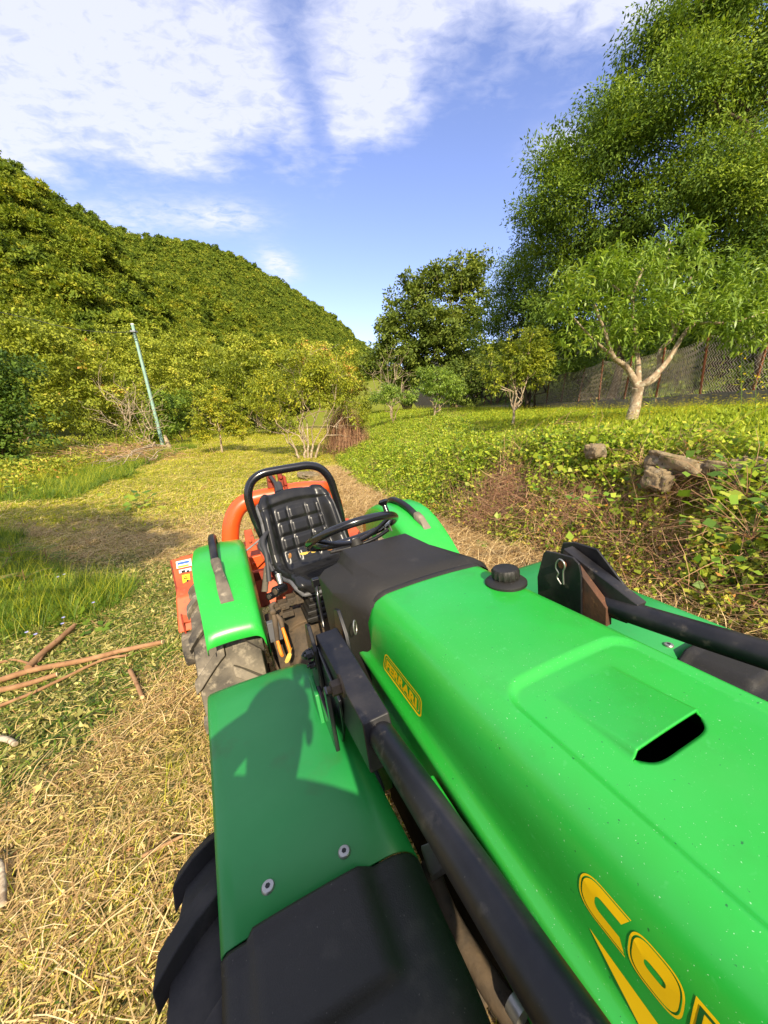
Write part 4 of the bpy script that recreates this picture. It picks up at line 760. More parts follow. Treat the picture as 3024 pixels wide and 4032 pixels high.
for i, (px, py, y, rx, rz) in enumerate(((2665, 1832, 4.25, 72, 34), (2765, 1838, 4.15, 36, 34), (2590, 1890, 4.2, 34, 36), (2345, 1778, 5.0, 26, 22), (2960, 1868, 3.75, 52, 42), (3040, 1850, 3.6, 45, 40), (2850, 1850, 3.9, 45, 30), (3010, 1980, 3.2, 60, 40))):
    c = wy(px, py, y-(.62 if i < 7 else .26)); k = float((c-EYE)@CAM_F)/FPX*(1.15 if i < 7 else 1); rock('stone', c-swp, (rx*k, rx*k*1.1, rz*k), i+1.3, sw)

# ---------------------------------------------------------------- cut branches on the ground and small plants
def gp(px, py, lift=0):      # ground point on that sight line
    d = ray(px, py); t = 1.0
    for _ in range(40):
        p = EYE+d*t; h = p[2]-gzf(p[0], p[1])-lift; t += h/max(.15, -d[2])*.7
    return EYE+d*t
for i, (pts, r, lb) in enumerate(((((-60, 2700), (120, 2640), (330, 2600), (480, 2562), (640, 2528)), .026, 'longest cut branch with a pale sawn end, lying across the lush grass edge'),
     (((-60, 2728), (80, 2700), (225, 2655)), .024, 'short thick branch under the longest one, cut end to the right'),
     (((110, 2630), (170, 2570), (230, 2520), (295, 2462)), .030, 'thick forked branch leaning into the grass above the longest one'),
     (((-60, 2800), (100, 2740), (230, 2680), (400, 2600), (500, 2580)), .014, 'thin straight branch below the longest one'),
     (((-20, 2615), (60, 2598), (160, 2630)), .012, 'thin pale twig crossing behind the thick forked branch'),
     (((512, 2640), (535, 2685), (560, 2745)), .018, 'short broken stick lying apart near the tractor wheel'),
     (((-30, 3380), (8, 3420), (14, 3560)), .014, 'grey stub at the left edge of the photo in the straw'),
     (((-20, 2905), (30, 2912), (60, 2930)), .02, 'stub poking in at the left edge below the branches'),
     (((560, 3372), (640, 3330), (720, 3290)), .008, 'pale split twig in the straw beside the front wheel'),
     (((2340, 2212), (2480, 2205), (2600, 2205)), .008, 'long straw coloured cane lying behind the right roll bar bracket'))):
    P = [gp(x, y, r+.05) for x, y in pts]; base = P[0]; mb = MB(); mb.tube([p-base for p in P], list(np.linspace(r, r*.8, len(P))), 10, sub=4)
    rt = mb.build('branch', M['stick' if i < 6 else 'barkpale' if i < 8 else 'twig'], smooth=60, loc=tuple(base)); tag(rt, lb, 'branch')
    q = P[-1]-base; dd_ = (P[-1]-P[-2]); dd_ /= np.linalg.norm(dd_)
    if i in (0, 1, 5): MB().tube([q-dd_*.002, q+dd_*.004], r*.82, 10).build('cut_end', M['wood'], rt)
    if i == 2:
        f0 = P[1]-base; MB().tube([f0, f0+np.array([.05, -.10, -.01]), f0+np.array([.06, -.22, -.02])], [.02, .017, .012], 8).build('side_branch', M['stick'], rt, smooth=60)
def compound(name, label, px, py, n, hgt, seed):
    p = gp(px, py); rt = empty(name, tuple(p)); tag(rt, label, 'sapling'); r = np.random.default_rng(seed); mb = MB(); C = []; D = []; 
    for k in range(n):
        az = r.uniform(0, 6.28); z0 = hgt*(.25+.7*k/n); q = np.array([0, 0, z0]); Ls = r.uniform(.22, .38); pr = [q]; d = np.array([cos(az), sin(az), .35])
        for s in range(8):
            q = q+d*Ls/8; d = d+np.array([0, 0, -.09]); pr.append(q.copy())
            side = np.array([-sin(az), cos(az), 0]); 
            if s: C += [q, q]; D += [side+d*.2, -side+d*.2]
        mb.tube(pr, [.003]*9, 4)
    mb.tube([(0, 0, 0), (.01, 0, hgt)], [.008, .004], 6); mb.build('stem', M['twig'], rt)
    C = np.array(C); D = np.array(D); v, f = leafquads(C, .055, .028, r, D, np.tile([0, 0, 1.], (len(C), 1))+r.normal(size=(len(C), 3))*.15); mk('leaflets', v, f, LF['shadegrass'], rt, tint=.35+.5*r.random(len(f)))
compound('robinia_sapling', 'feathery robinia seedling at the left edge, highest of the three in the shaded grass', 60, 2250, 12, .42, 401)
compound('robinia_sapling', 'feathery robinia seedling left of the blue flower, in front of the tallest one', 110, 2340, 11, .34, 402)
compound('robinia_sapling', 'small robinia seedling reaching right over the mown path', 190, 2230, 8, .30, 403)
for i, (px, py, lb) in enumerate(((253, 2262, 'pale blue chicory flower standing highest in the shaded grass'), (228, 2272, 'pale blue flower just left of the highest one'), (250, 2432, 'pale blue flower above the thick forked branch, upper of the pair'), (246, 2456, 'pale blue flower above the thick forked branch, lower of the pair'), (105, 2490, 'pale blue flower at the far left above the branches'), (368, 2373, 'single tiny blue flower nearest the mown path'), (140, 2498, 'pale blue flower right beside the far left one'))):
    p = gp(px, py+60); q = np.array(wy(px, py, p[1])); rt = empty('chicory_flower', tuple(p)); tag(rt, lb, 'flower'); r = np.random.default_rng(i)
    MB().tube([(0, 0, 0), (q-p)*.5+np.array([.01, 0, 0]), q-p], .002, 4).build('stem', M['twig'], rt)
    a = np.linspace(0, 2*pi, 14, endpoint=False); v, f = leafquads(np.tile(q-p, (14, 1)), .019, .007, r, np.stack([np.cos(a), np.sin(a)-.3, np.full(14, .35)], 1), np.tile([0, -.4, 1.], (14, 1))); mk('petals', v, f, LF['blueflower'], rt, tint=r.random(14))
def leafy(name, label, px, py, n, sz, spread, seed, lm='ivy'):
    p = gp(px, py); r = np.random.default_rng(seed); C = np.stack([r.normal(size=n)*spread, r.normal(size=n)*spread*.7, .03+r.random(n)*spread*1.2], 1); d = r.normal(size=(n, 3))*[1, 1, .3]+[0, -.2, .1]
    v, f = leafquads(C, sz*r.uniform(.6, 1.2, n), sz*.75, r, d, np.tile([0, -.25, 1.], (n, 1))+r.normal(size=(n, 3))*.3, .08); rt = empty(name, tuple(p)); tag(rt, label, 'plant'); mk('leaves', v, f, LF[lm], rt, tint=r.random(n))
    mb = MB()
    for k in range(0, n, 3): mb.tube([(0, 0, 0), C[k]*.6+np.array([0, 0, .02]), C[k]], .002, 4)
    mb.build('stems', M['twig'], rt)
leafy('leafy_weed', 'broad leaved weed behind the fuel cap, left of the other', 1890, 2170, 16, .10, .09, 1)
leafy('leafy_weed', 'broad leaved weed behind the fuel cap, right of the other', 2030, 2180, 16, .08, .09, 2)
leafy('leafy_weed', 'large cut burdock leaves lying on the mown path left of the mower', 560, 2010, 26, .22, .32, 3)
leafy('leafy_weed', 'bright yellow green leaves behind the right front fender', 2850, 2270, 12, .07, .07, 4)
leafy('ivy_clump', 'large heart shaped leaves on the stone wall, highest on the right edge', 2940, 1960, 34, .08, .17, 5)
leafy('ivy_clump', 'bright creeper leaves hanging in the middle of the bank', 2300, 2010, 26, .07, .13, 6)
leafy('ivy_clump', 'dark lush leaves low on the bank at the right edge', 2960, 2120, 40, .085, .2, 7)
leafy('leafy_weed', 'broad leaf weed in the grass right of the chicory', 400, 2480, 20, .09, .08, 8, 'shadegrass')
leafy('leafy_weed', 'light green clump at the left edge beside the mown path', 60, 1960, 40, .14, .35, 9)
lp = gp(1230, 1885); r_ = np.random.default_rng(2)
o = rock('flat_stone', tuple(lp+np.array([0, 0, .08])), (.42, .3, .09), 5.5, None); tag(o, 'pale flat stone lying behind the seat, beyond the orange arch', 'stone')
lp = gp(1915, 3990); o = rock('pebble', tuple(lp+np.array([0, 0, .02])), (.03, .035, .03), 2.2, None); tag(o, 'pale pebble on the ground between front fender and roll bar', 'stone')
# dark shade tree standing behind the photographer on the left
sb = (-3.6, -4.2, gzf(-3.6, -4.2))
tree('walnut_tree', 'orchard walnut behind and left of the photographer, shading the path', 'tree', sb, [(-3.4, -3.6, 6.7, 1.5, 1.3, 1.0), (-4.6, -3.2, 7.3, 1.4, 1.3, 1.0), (-2.3, -4.0, 7.0, .9, 1.0, .8), (-5.6, -2.8, 6.7, 1.2, 1.2, .9)], 420, 16, .28, (.2, .1), 'ash', 71, r0=.16, fork=(0, 0, 3.2))
# ---------------------------------------------------------------- the tractor, measured as a (across), b (rearwards), c (down)
A0, B0, C0 = .50, 1.25, 1.76
troot = empty('tractor'); tw_ = EYE+A0*LAT+B0*REAR-C0*UP
troot.matrix_world = Matrix([[LAT[0], REAR[0], UP[0], tw_[0]], [LAT[1], REAR[1], UP[1], tw_[1]], [LAT[2], REAR[2], UP[2], tw_[2]], [0, 0, 0, 1]])
tag(troot, 'green narrow orchard tractor seen from over its front fender, black seat and folded roll bar', 'tractor')
TR = lambda p: (p[0]-A0, p[1]-B0, C0-p[2])
def TM(): return MB(TR)
def lerp(a, b, t): return tuple(np.array(a)*(1-t)+np.array(b)*t)

# hood: profile across, recess, air scoop and its opening
def s01(x, a, b):
    t = min(max((x-a)/(b-a), 0), 1); return t*t*(3-2*t)
HC = .538
prof_side = [(.292, .98), (.292, .86), (.291, .752), (.286, .744), (.279, .735), (.274, .724), (.275, .714), (.281, .704), (.291, .698), (.298, .68), (.301, .65), (.304, .62), (.308, .59), (.313, .57), (.320, .55), (.329, .533), (.340, .520), (.352, .511), (.364, .5055)]
top_a = np.unique(np.round(np.concatenate([np.arange(.372, HC*2-.372, .0055), [.4475, .4525, .5985, .6035, .366+.004]]), 5))
prof = prof_side+[(a, .5035-.0065*(1-((a-HC)/.17)**2)) for a in top_a]+[(2*HC-a, c) for a, c in prof_side[::-1]]
RL, RR_, RB = .374, .712, .492     # recess left, right, far edge
SL, SR_, S0, S1 = .450, .601, .435, .283
def inset(a, b):
    # rounded far corners
    dx = min(a-RL, RR_-a); dy = RB-b
    if dx <= 0 or dy <= 0: return 0
    r = .055
    if dx < r and dy < r: dd_ = r-sqrt((r-dx)**2+(r-dy)**2)
    else: dd_ = min(dx, dy)
    return s01(dd_, 0, .014)*.0095
def height(a, c, b, raised):
    z = c
    if c < .51:
        z += inset(a, b)
        if raised and b <= S0:
            u = s01(a, SL-.006, SL+.004)*(1-s01(a, SR_-.004, SR_+.006)); k = (S0-b)/(S0-S1); z -= u*.015*k**1.15
        if not raised:
            z += 0
    return z
def nosedrop(b): return .0 if b > -.45 else ((-.45-b)/.40)**2*.14
bs_f = list(np.linspace(-.85, -.02, 26))+list(np.arange(0, .236, .008))+[.240, .246, .252, .257, .262, .267, .272, .2775, S1]
bs_r = [S1, .286, .290]+list(np.arange(.296, .60, .007))+list(np.linspace(.61, 1.0, 40))
def rearshift(c): return .0+max(0, c-.505)*.62 if c < .8 else .18
def row(b, raised):
    out = []
    for a, c in prof:
        t = (b-.60)/.4 if b > .6 else 0; bb = b+t*rearshift(c)*1.0
        if not raised and .24 < b < S1 and c < .505 and SL-.02 < a < SR_+.02:
            kk = min(1, abs((a-(SL+SR_)/2)/.0755))**6*.0195*(1-s01(max(SL-a, a-SR_), 0, .018)); bb += kk*((b-.24)/.022 if b <= .262 else (S1-b)/.021)
        nd = nosedrop(b); out.append((a, bb, height(a, c, b, raised)+nd*(1.2 if c < .7 else .3)))
    return out
hood = TM(); nP = len(prof)
def add_rows(bs, raised):
    rows = [row(b, raised) for b in bs]; vs = [p for r in rows for p in r]; fs = []
    for i in range(len(bs)-1):
        for j in range(nP-1):
            am = (prof[j][0]+prof[j+1][0])/2; bm_ = (bs[i]+bs[i+1])/2
            if not raised and .505 > prof[j][1] and SL < am < SR_+.001 and bm_ > .262: continue
            if prof[j][0] < HC and prof[j][1] > .75 and bm_ < .16 and bm_ > -.5: continue      # side vent gap
            fs.append((i*nP+j, i*nP+j+1, (i+1)*nP+j+1, (i+1)*nP+j))
    hood.add(vs, fs)
add_rows(bs_f, False); add_rows(bs_r, True)
ho = hood.build('hood', M['green'], troot, smooth=None)
bm = bmesh.new(); bm.from_mesh(ho.data); bmesh.ops.remove_doubles(bm, verts=bm.verts, dist=2e-5); bmesh.ops.recalc_face_normals(bm, faces=bm.faces)
if sum(f.normal.z for f in bm.faces) < 0: bmesh.ops.reverse_faces(bm, faces=bm.faces)
bm.to_mesh(ho.data); bm.free(); ho.data.polygons.foreach_set('use_smooth', [True]*len(ho.data.polygons))
sol = ho.modifiers.new('sheet', 'SOLIDIFY'); sol.thickness = .0035; sol.offset = -1
# nose closing and engine bay under the hood
n_ = TM(); n_.loft([row(-.85, False), [(HC+(a-HC)*.9, -.93, c+.26) for a, c in prof]]); n_.build('hood_nose', M['green'], ho, smooth=60)
g = TM(); g.box(.305, .77, -.85, 1.08, .66, 1.35); g.box(.33, .75, 1.05, 1.5, .75, 1.2); g.build('engine', M['dark'], troot, bevel=.02)
gr = TM()
for i in range(26): gr.box(.293, .297, -.42+.022*i, -.408+.022*i, .76, .95)
gr.box(.290, .2935, -.5, .17, .945, .96); gr.box(.299, .301, -.5, .18, .75, .97); gr.build('side_grille', M['blackp'], troot)
# lower green side panel that ends at the grille
sp_ = TM(); sp_.hexa([(.268, .17, .98), (.268, .62, .98), (.285, .62, .98), (.285, .17, .98), (.266, .20, .77), (.266, .62, .775), (.284, .62, .775), (.284, .20, .77)]); sp_.build('side_panel', M['green'], troot, bevel=.004)

# writing on the hood side: emblem frame, maker's name, model letters (flat print laid on the curved side)
sidep = [(a, c) for a, c in prof_side[::-1]]          # from the top downwards
sl_ = np.r_[0, np.cumsum([math.dist(sidep[i], sidep[i+1]) for i in range(len(sidep)-1)])]
SA = np.array([p[0] for p in sidep]); SCc = np.array([p[1] for p in sidep])
def onside(u, v, off=.0008):   # u along (towards the front), v downwards along the skin from the top edge
    a = np.interp(v, sl_, SA); c = np.interp(v, sl_, SCc); e = .002; da = np.interp(v+e, sl_, SA)-np.interp(v-e, sl_, SA); dc = np.interp(v+e, sl_, SCc)-np.interp(v-e, sl_, SCc); L_ = math.hypot(da, dc)+1e-9
    b = u if u < .6 else .6+(u-.6)*(1+rearshift(c)/.4); return (a-dc/L_*off, b, c+da/L_*off)
def print_text(name, txt, u0, v0, size, slant, colour, weight, stretch=1.0, off=.0008, taper=None):
    cu = bpy.data.curves.new(name, 'FONT'); cu.body = txt; cu.size = 1; cu.offset = weight; cu.resolution_u = 4; o = bpy.data.objects.new(name, cu); COL.objects.link(o)
    dg = bpy.context.evaluated_depsgraph_get(); me = bpy.data.meshes.new_from_object(o.evaluated_get(dg)); bpy.data.objects.remove(o)
    bm = bmesh.new(); bm.from_mesh(me); 
    bmesh.ops.triangulate(bm, faces=bm.faces)
    for _ in range(2):
        lg = [e for e in bm.edges if e.calc_length() > .12]
        if lg: bmesh.ops.subdivide_edges(bm, edges=lg, cuts=1); bmesh.ops.triangulate(bm, faces=bm.faces)
    for v in bm.verts:
        x, y = v.co.x*stretch*size, v.co.y*size*(taper(v.co.x) if taper else 1); p = onside(u0-x, v0-y-slant*x, off); v.co = TR(p)
    bm.to_mesh(me); bm.free(); me.materials.clear(); me.materials.append(M[colour]); q = bpy.data.objects.new(name, me); COL.objects.link(q); q.parent = ho; return q
def print_poly(name, pts, colour, off=.0006, inner=None):
    mb = TM(); 
    if inner is None: 
        c = np.mean(np.array(pts), 0); P = [onside(*p, off) for p in pts]; mb.add([onside(*c, off)]+P, [(0, i+1, (i+1) % len(P)+1) for i in range(len(P))])
    else: mb.loft([[onside(*p, off) for p in pts+[pts[0]]], [onside(*p, off) for p in inner+[inner[0]]]])
    o = mb.build(name, M[colour], ho, smooth=None); return o
def rrect(u0, u1, v0, v1, r, sh=0):
    out = []
    for cx, cy, a0 in ((u1-r, v1-r, 0), (u0+r, v1-r, 90), (u0+r, v0+r, 180), (u1-r, v0+r, 270)):
        for k in range(6):
            a = radians(a0+k*18); u = cx+r*cos(a); v = cy+r*sin(a); out.append((u, v+sh*(u1-u)))
    return out
EU0, EU1, EV0, EV1 = .663, .845, .141, .200
print_poly('emblem_frame', rrect(EU0, EU1, EV0, EV1, .014), 'yellow', .0006, rrect(EU0+.004, EU1-.004, EV0+.004, EV1-.004, .011))
print_poly('emblem_frame', rrect(EU0+.009, EU1-.009, EV0+.009, EV1-.009, .008), 'yellow', .0006, rrect(EU0+.0115, EU1-.0115, EV0+.0115, EV1-.0115, .006))
print_text('maker_name', 'FERRARI', EU1-.014, EV1-.0135, .039, 0, 'yellow', .05, 1.04, .0009)
# model letters C O B R A M, wide rounded, in yellow with green inline
def letter_C(cx, w_, v0, v1, t):
    pass
def stadium(u0, u1, v0, v1, sh, k=12):
    out = []; ru = (u1-u0)/2; rv = (v1-v0)/2; cu, cv = (u0+u1)/2, (v0+v1)/2
    for i in range(4*k):
        a = 2*pi*i/(4*k); ex = .62; x = math.copysign(abs(cos(a))**ex, cos(a))*ru; y = math.copysign(abs(sin(a))**ex, sin(a))*rv; out.append((cu+x, cv+y-sh*(cu+x)))
    return out
def ringprint(nm, u0, u1, v0, v1, t0, t1, colour, off, sh=0):
    return print_poly(nm, stadium(u0+t0, u1-t0, v0+t0*.8, v1-t0*.8, sh), colour, off, stadium(u0+t1, u1-t1, v0+t1*.8, v1-t1*.8, sh))
VT, VB_ = .089, .142
def letterC(u0, u1):
    outer = [p for p in stadium(u0, u1, VT, VB_, 0)]
    def arc(t, cut=.0):
        P = []
        for i in range(33):
            a = radians(118+ i*(360-236+0)/32*1.0*124/124) ; a = radians(100+i*160/32)
            P.append(a)
        return P
    def pts(t): 
        q = []; ru = (u1-u0)/2-t; rv = (VB_-VT)/2-t*.8; cu, cv = (u0+u1)/2, (VT+VB_)/2
        q.append((u0+t*.4, cv-rv)); 
        for i in range(25):
            a = radians(-90+i*180/24); ex = .75; q.append((cu+math.copysign(abs(cos(a))**ex, cos(a))*ru, cv+math.copysign(abs(sin(a))**ex, sin(a))*rv))
        q.append((u0+t*.4, cv+rv)); return q
    for a, b_ in ((0, .0022), (.0042, .0215)):
        P, Q = pts(a), pts(b_); mb = TM(); mb.loft([[onside(*p, .0007) for p in P], [onside(*p, .0007) for p in Q]]); mb.build('model_letter', M['yellow'], ho, smooth=None)
letterC(.194, .257)
for nm, (u0, u1) in (('O', (.137, .193)),):
    print_poly('model_letter', stadium(u0, u1, VT+.001, VB_+.001, 0), 'yellow', .0007, stadium(u0+.0022, u1-.0022, VT+.003, VB_-.001, 0)); print_poly('model_letter', stadium(u0+.0042, u1-.0042, VT+.0045, VB_-.0025, 0), 'yellow', .0007, stadium((u0+u1)/2-.011, (u0+u1)/2+.011, (VT+VB_)/2-.004, (VT+VB_)/2+.006, 0))
print_text('model_letter', 'BRAM', .134, VB_, .074, 0, 'yellow', .035, 1.0, .0007)
print_text('model_letter', 'BRAM', .134, VB_, .074, 0, 'decalgreen', -.020, 1.0, .0011); 
print_poly('model_stripe', [(.238, .165), (.16, .173), (-.1, .185), (-.55, .19), (-.55, .22), (-.1, .218), (.165, .206)], 'yellow', .0006)

# trim strip, cowl over the instruments
tr_ = TM(); secs = []
for t0, off in ((0, .0), (.006, .006), (.018, .0065), (.024, .0)):
    secs.append([(HC+(a-HC)*(1+off*3), 1.0+t0+rearshift(c)-.006, c-off*(1 if c < .56 else .4)) for a, c in prof if c < .90])
tr_.loft(secs); tr_.build('hood_trim', M['blackp'], troot, smooth=50)
cw_ = TM(); st = [
 (1.005, [(.300, .86), (.300, .585), (.318, .545), (.350, .517), (.40, .507), (.68, .505), (.735, .512), (.765, .535), (.780, .57), (.785, .86)]),
 (1.030, [(.292, .86), (.290, .565), (.310, .520), (.340, .494), (.39, .484), (.68, .482), (.730, .490), (.765, .515), (.780, .55), (.785, .86)]),
 (1.060, [(.280, .86), (.275, .550), (.295, .508), (.325, .484), (.38, .474), (.66, .472), (.710, .482), (.755, .51), (.772, .55), (.78, .86)]),
 (1.160, [(.245, .84), (.235, .525), (.262, .494), (.315, .480), (.340, .448), (.625, .445), (.650, .474), (.72, .51), (.75, .55), (.76, .84)]),
 (1.285, [(.235, .80), (.222, .505), (.248, .482), (.300, .470), (.325, .424), (.590, .420), (.612, .462), (.68, .51), (.72, .55), (.73, .80)]),
 (1.320, [(.240, .80), (.228, .525), (.258, .505), (.300, .49), (.328, .455), (.580, .452), (.605, .485), (.665, .53), (.70, .57), (.71, .80)])]
cw_.loft([[(a, b, c) for a, c in q] for b, q in st], False, False); cw_.add([(a, 1.32, c) for a, c in st[-1][1]], [tuple(range(10))]); cw_.build('instrument_cowl', M['blackp'], troot, smooth=50, bevel=.006)
sk = TM(); sk.box(.29, .72, 1.08, 1.30, .78, 1.22); sk.build('cowl_lower', M['blackp'], troot, bevel=.02)

# fuel cap: flange, cap with grip ribs
cp = np.array([.690, .826, .497]); fl = TM()
def lath(mb, c, prof_, n=40, m=0, rib=None):
    secs = []
    for r, h in prof_: secs.append([(c[0]+(r+(rib if rib and k % 3 == 0 and prof_.index((r, h)) in (2, 3, 4) else 0))*cos(2*pi*k/n), c[1]+(r+(rib if rib and k % 3 == 0 and prof_.index((r, h)) in (2, 3, 4) else 0))*sin(2*pi*k/n), c[2]-h) for k in range(n)])
    mb.loft(secs, True, True, m)
lath(fl, cp, [(.0605, -.004), (.0605, .004), (.055, .009), (.042, .013), (.036, .016)]); fb = fl.build('fuel_cap_flange', M['blackp'], troot, smooth=40)
fc = TM(); lath(fc, cp, [(.034, .012), (.0365, .016), (.0378, .018), (.0378, .028), (.0378, .040), (.0350, .0455), (.028, .047)], 48, 0, .003); fc.build('fuel_cap', M['blackp'], troot, smooth=40)
# black steel roll bar folded forward, one tube each side and the cross tube in front
lt = TM(); lt.tube([(.178, .70, .632), (.18, .627, .622), (.181, .40, .583), (.182, .161, .545), (.183, -.35, .465), (.19, -.72, .41), (.25, -.86, .39), (.50, -.87, .39), (.80, -.86, .39), (.875, -.72, .40), (.882, -.35, .445), (.881, .20, .510), (.880, .56, .547), (.880, .64, .552)], .0285, 22, sub=4); lt.build('roll_bar', M['blackm'], troot, smooth=60)
# left hinge: fork plates, box arm, pins
def plate(mb, a0, a1, pts): mb.prism([(a0, b, c) for b, c in pts], (a1-a0, 0, 0))
p1 = TM(); plate(p1, .118, .130, [(1.075, .560), (1.03, .545), (.975, .600), (.965, .66), (.965, .98), (1.10, 1.0), (1.10, .62)]); p1.build('hinge_plate', M['blackm'], troot, bevel=.003)
p2 = TM(); plate(p2, .212, .224, [(1.065, .535), (1.02, .520), (.965, .575), (.95, .64), (.95, .98), (1.08, 1.0), (1.08, .60)]); p2.build('hinge_plate', M['blackm'], troot, bevel=.003)
am_ = TM(); am_.hexa([(.138, .60, .675), (.208, .60, .675), (.206, 1.03, .74), (.134, 1.03, .74), (.146, .635, .585), (.206, .635, .583), (.204, 1.015, .570), (.136, 1.015, .572)]); am_.build('hinge_arm', M['blackm'], troot, bevel=.004)
gs = TM(); plate(gs, .130, .138, [(.995, .60), (.78, .63), (.79, .72), (.86, .84), (.99, .90)]); gs.build('gusset', M['blackgloss'], troot, bevel=.002)
lg_ = TM(); plate(lg_, .095, .107, [(1.02, .70), (.95, .72), (.84, 1.02), (.85, 1.12), (1.05, 1.12)]); lg_.build('support_leg', M['greenf'], troot, bevel=.003)
lk = TM(); lk.box(.107, .118, .82, .99, .72, .80); lk.box(.107, .118, .81, .84, .62, 1.0); lk.build('brace', M['blackgloss'], troot, bevel=.003)
def bolt(nm, p, ax, r, h, parent=troot, m='steel'):
    mb = TM(); p = np.array(p, float); ax = np.array(ax, float); mb.tube([p, p+ax*h*.2], [r*1.45]*2, 16); mb.tube([p+ax*h*.15, p+ax*h], [r]*2, 6); mb.tube([p+ax*h, p+ax*h*1.35], [r*.5, r*.45], 10); return mb.build(nm, M[m], parent, smooth=30, bevel=.0008)
q = tb(1312, 2712, a=.08); bolt('hex_bolt', (.095, q[1]*1.0, q[2]), (-1, 0, 0), .0125, .018, troot, 'iron')
q = tb(1268, 2540, a=.10); bolt('hinge_bolt', (.118, 1.0, .62), (-1, 0, 0), .013, .02, troot, 'blackgloss')
bolt('hinge_bolt', (.118, 1.0, .655), (-1, 0, 0), .011, .018, troot, 'blackgloss')
pr = TM(); c_ = np.array(tb(1238, 2568, b=1.02)); pr.tube([c_+np.array([.036*cos(t), 0, .016*sin(t)]) for t in np.linspace(0, 2*pi, 18)], .0045, 7); pr.build('pull_ring', M['blackgloss'], troot)
pr = TM(); c_ = np.array(tb(1398, 2470, b=.99)); pr.tube([c_+np.array([.008*cos(t), .012*cos(t), .022*sin(t)]) for t in np.linspace(0, 2*pi, 18)], .0022, 7); pr.build('split_ring', M['steel'], troot)
# right hinge
p3 = TM(); plate(p3, .835, .843, [(.850, .600), (.850, .530), (.822, .440), (.812, .431), (.775, .426), (.715, .424), (.695, .438), (.688, .470), (.688, .62)]); p3.build('hinge_plate', M['blackm'], troot, bevel=.003)
p4 = TM(); plate(p4, .912, .920, [(.845, .600), (.845, .520), (.818, .425), (.775, .412), (.700, .415), (.60, .515), (.60, .58), (.688, .62)]); p4.build('hinge_plate', M['blackm'], troot, bevel=.003)
a2 = TM(); a2.hexa([(.862, .575, .575), (.912, .575, .575), (.910, .79, .59), (.860, .79, .59), (.874, .555, .517), (.908, .555, .517), (.906, .775, .421), (.868, .775, .421)]); a2.build('hinge_arm', M['blackm'], troot, bevel=.003)
a3 = TM(); plate(a3, .846, .868, [(.78, .60), (.76, .47), (.72, .45), (.62, .545), (.62, .60)]); a3.build('inner_web', M['rustdark'], troot, bevel=.002)
wb_ = TM(); wb_.ball(tb(2520, 2372, b=.575), .010, 0, 6, (1.6, 1, .7)); wb_.build('weld', M['steel'], troot)
pn = np.array((.832, .742, .452)); pm = TM(); pm.cyl(pn, pn+[-.012, 0, 0], .0105, 14); pm.build('pin', M['rust'], troot, bevel=.001)
rc2 = TM(); rc2.tube([pn+np.array(q) for q in ((-.008, .004, .062), (-.008, .018, .045), (-.008, .012, .030), (-.009, .020, .016), (-.010, .017, -.003), (-.011, .004, -.017), (-.012, -.010, -.012), (-.011, -.013, .002), (-.009, -.005, .02), (-.006, -.003, .06))], .0026, 7, sub=4); rc2.build('spring_clip', M['steel'], troot, smooth=60)

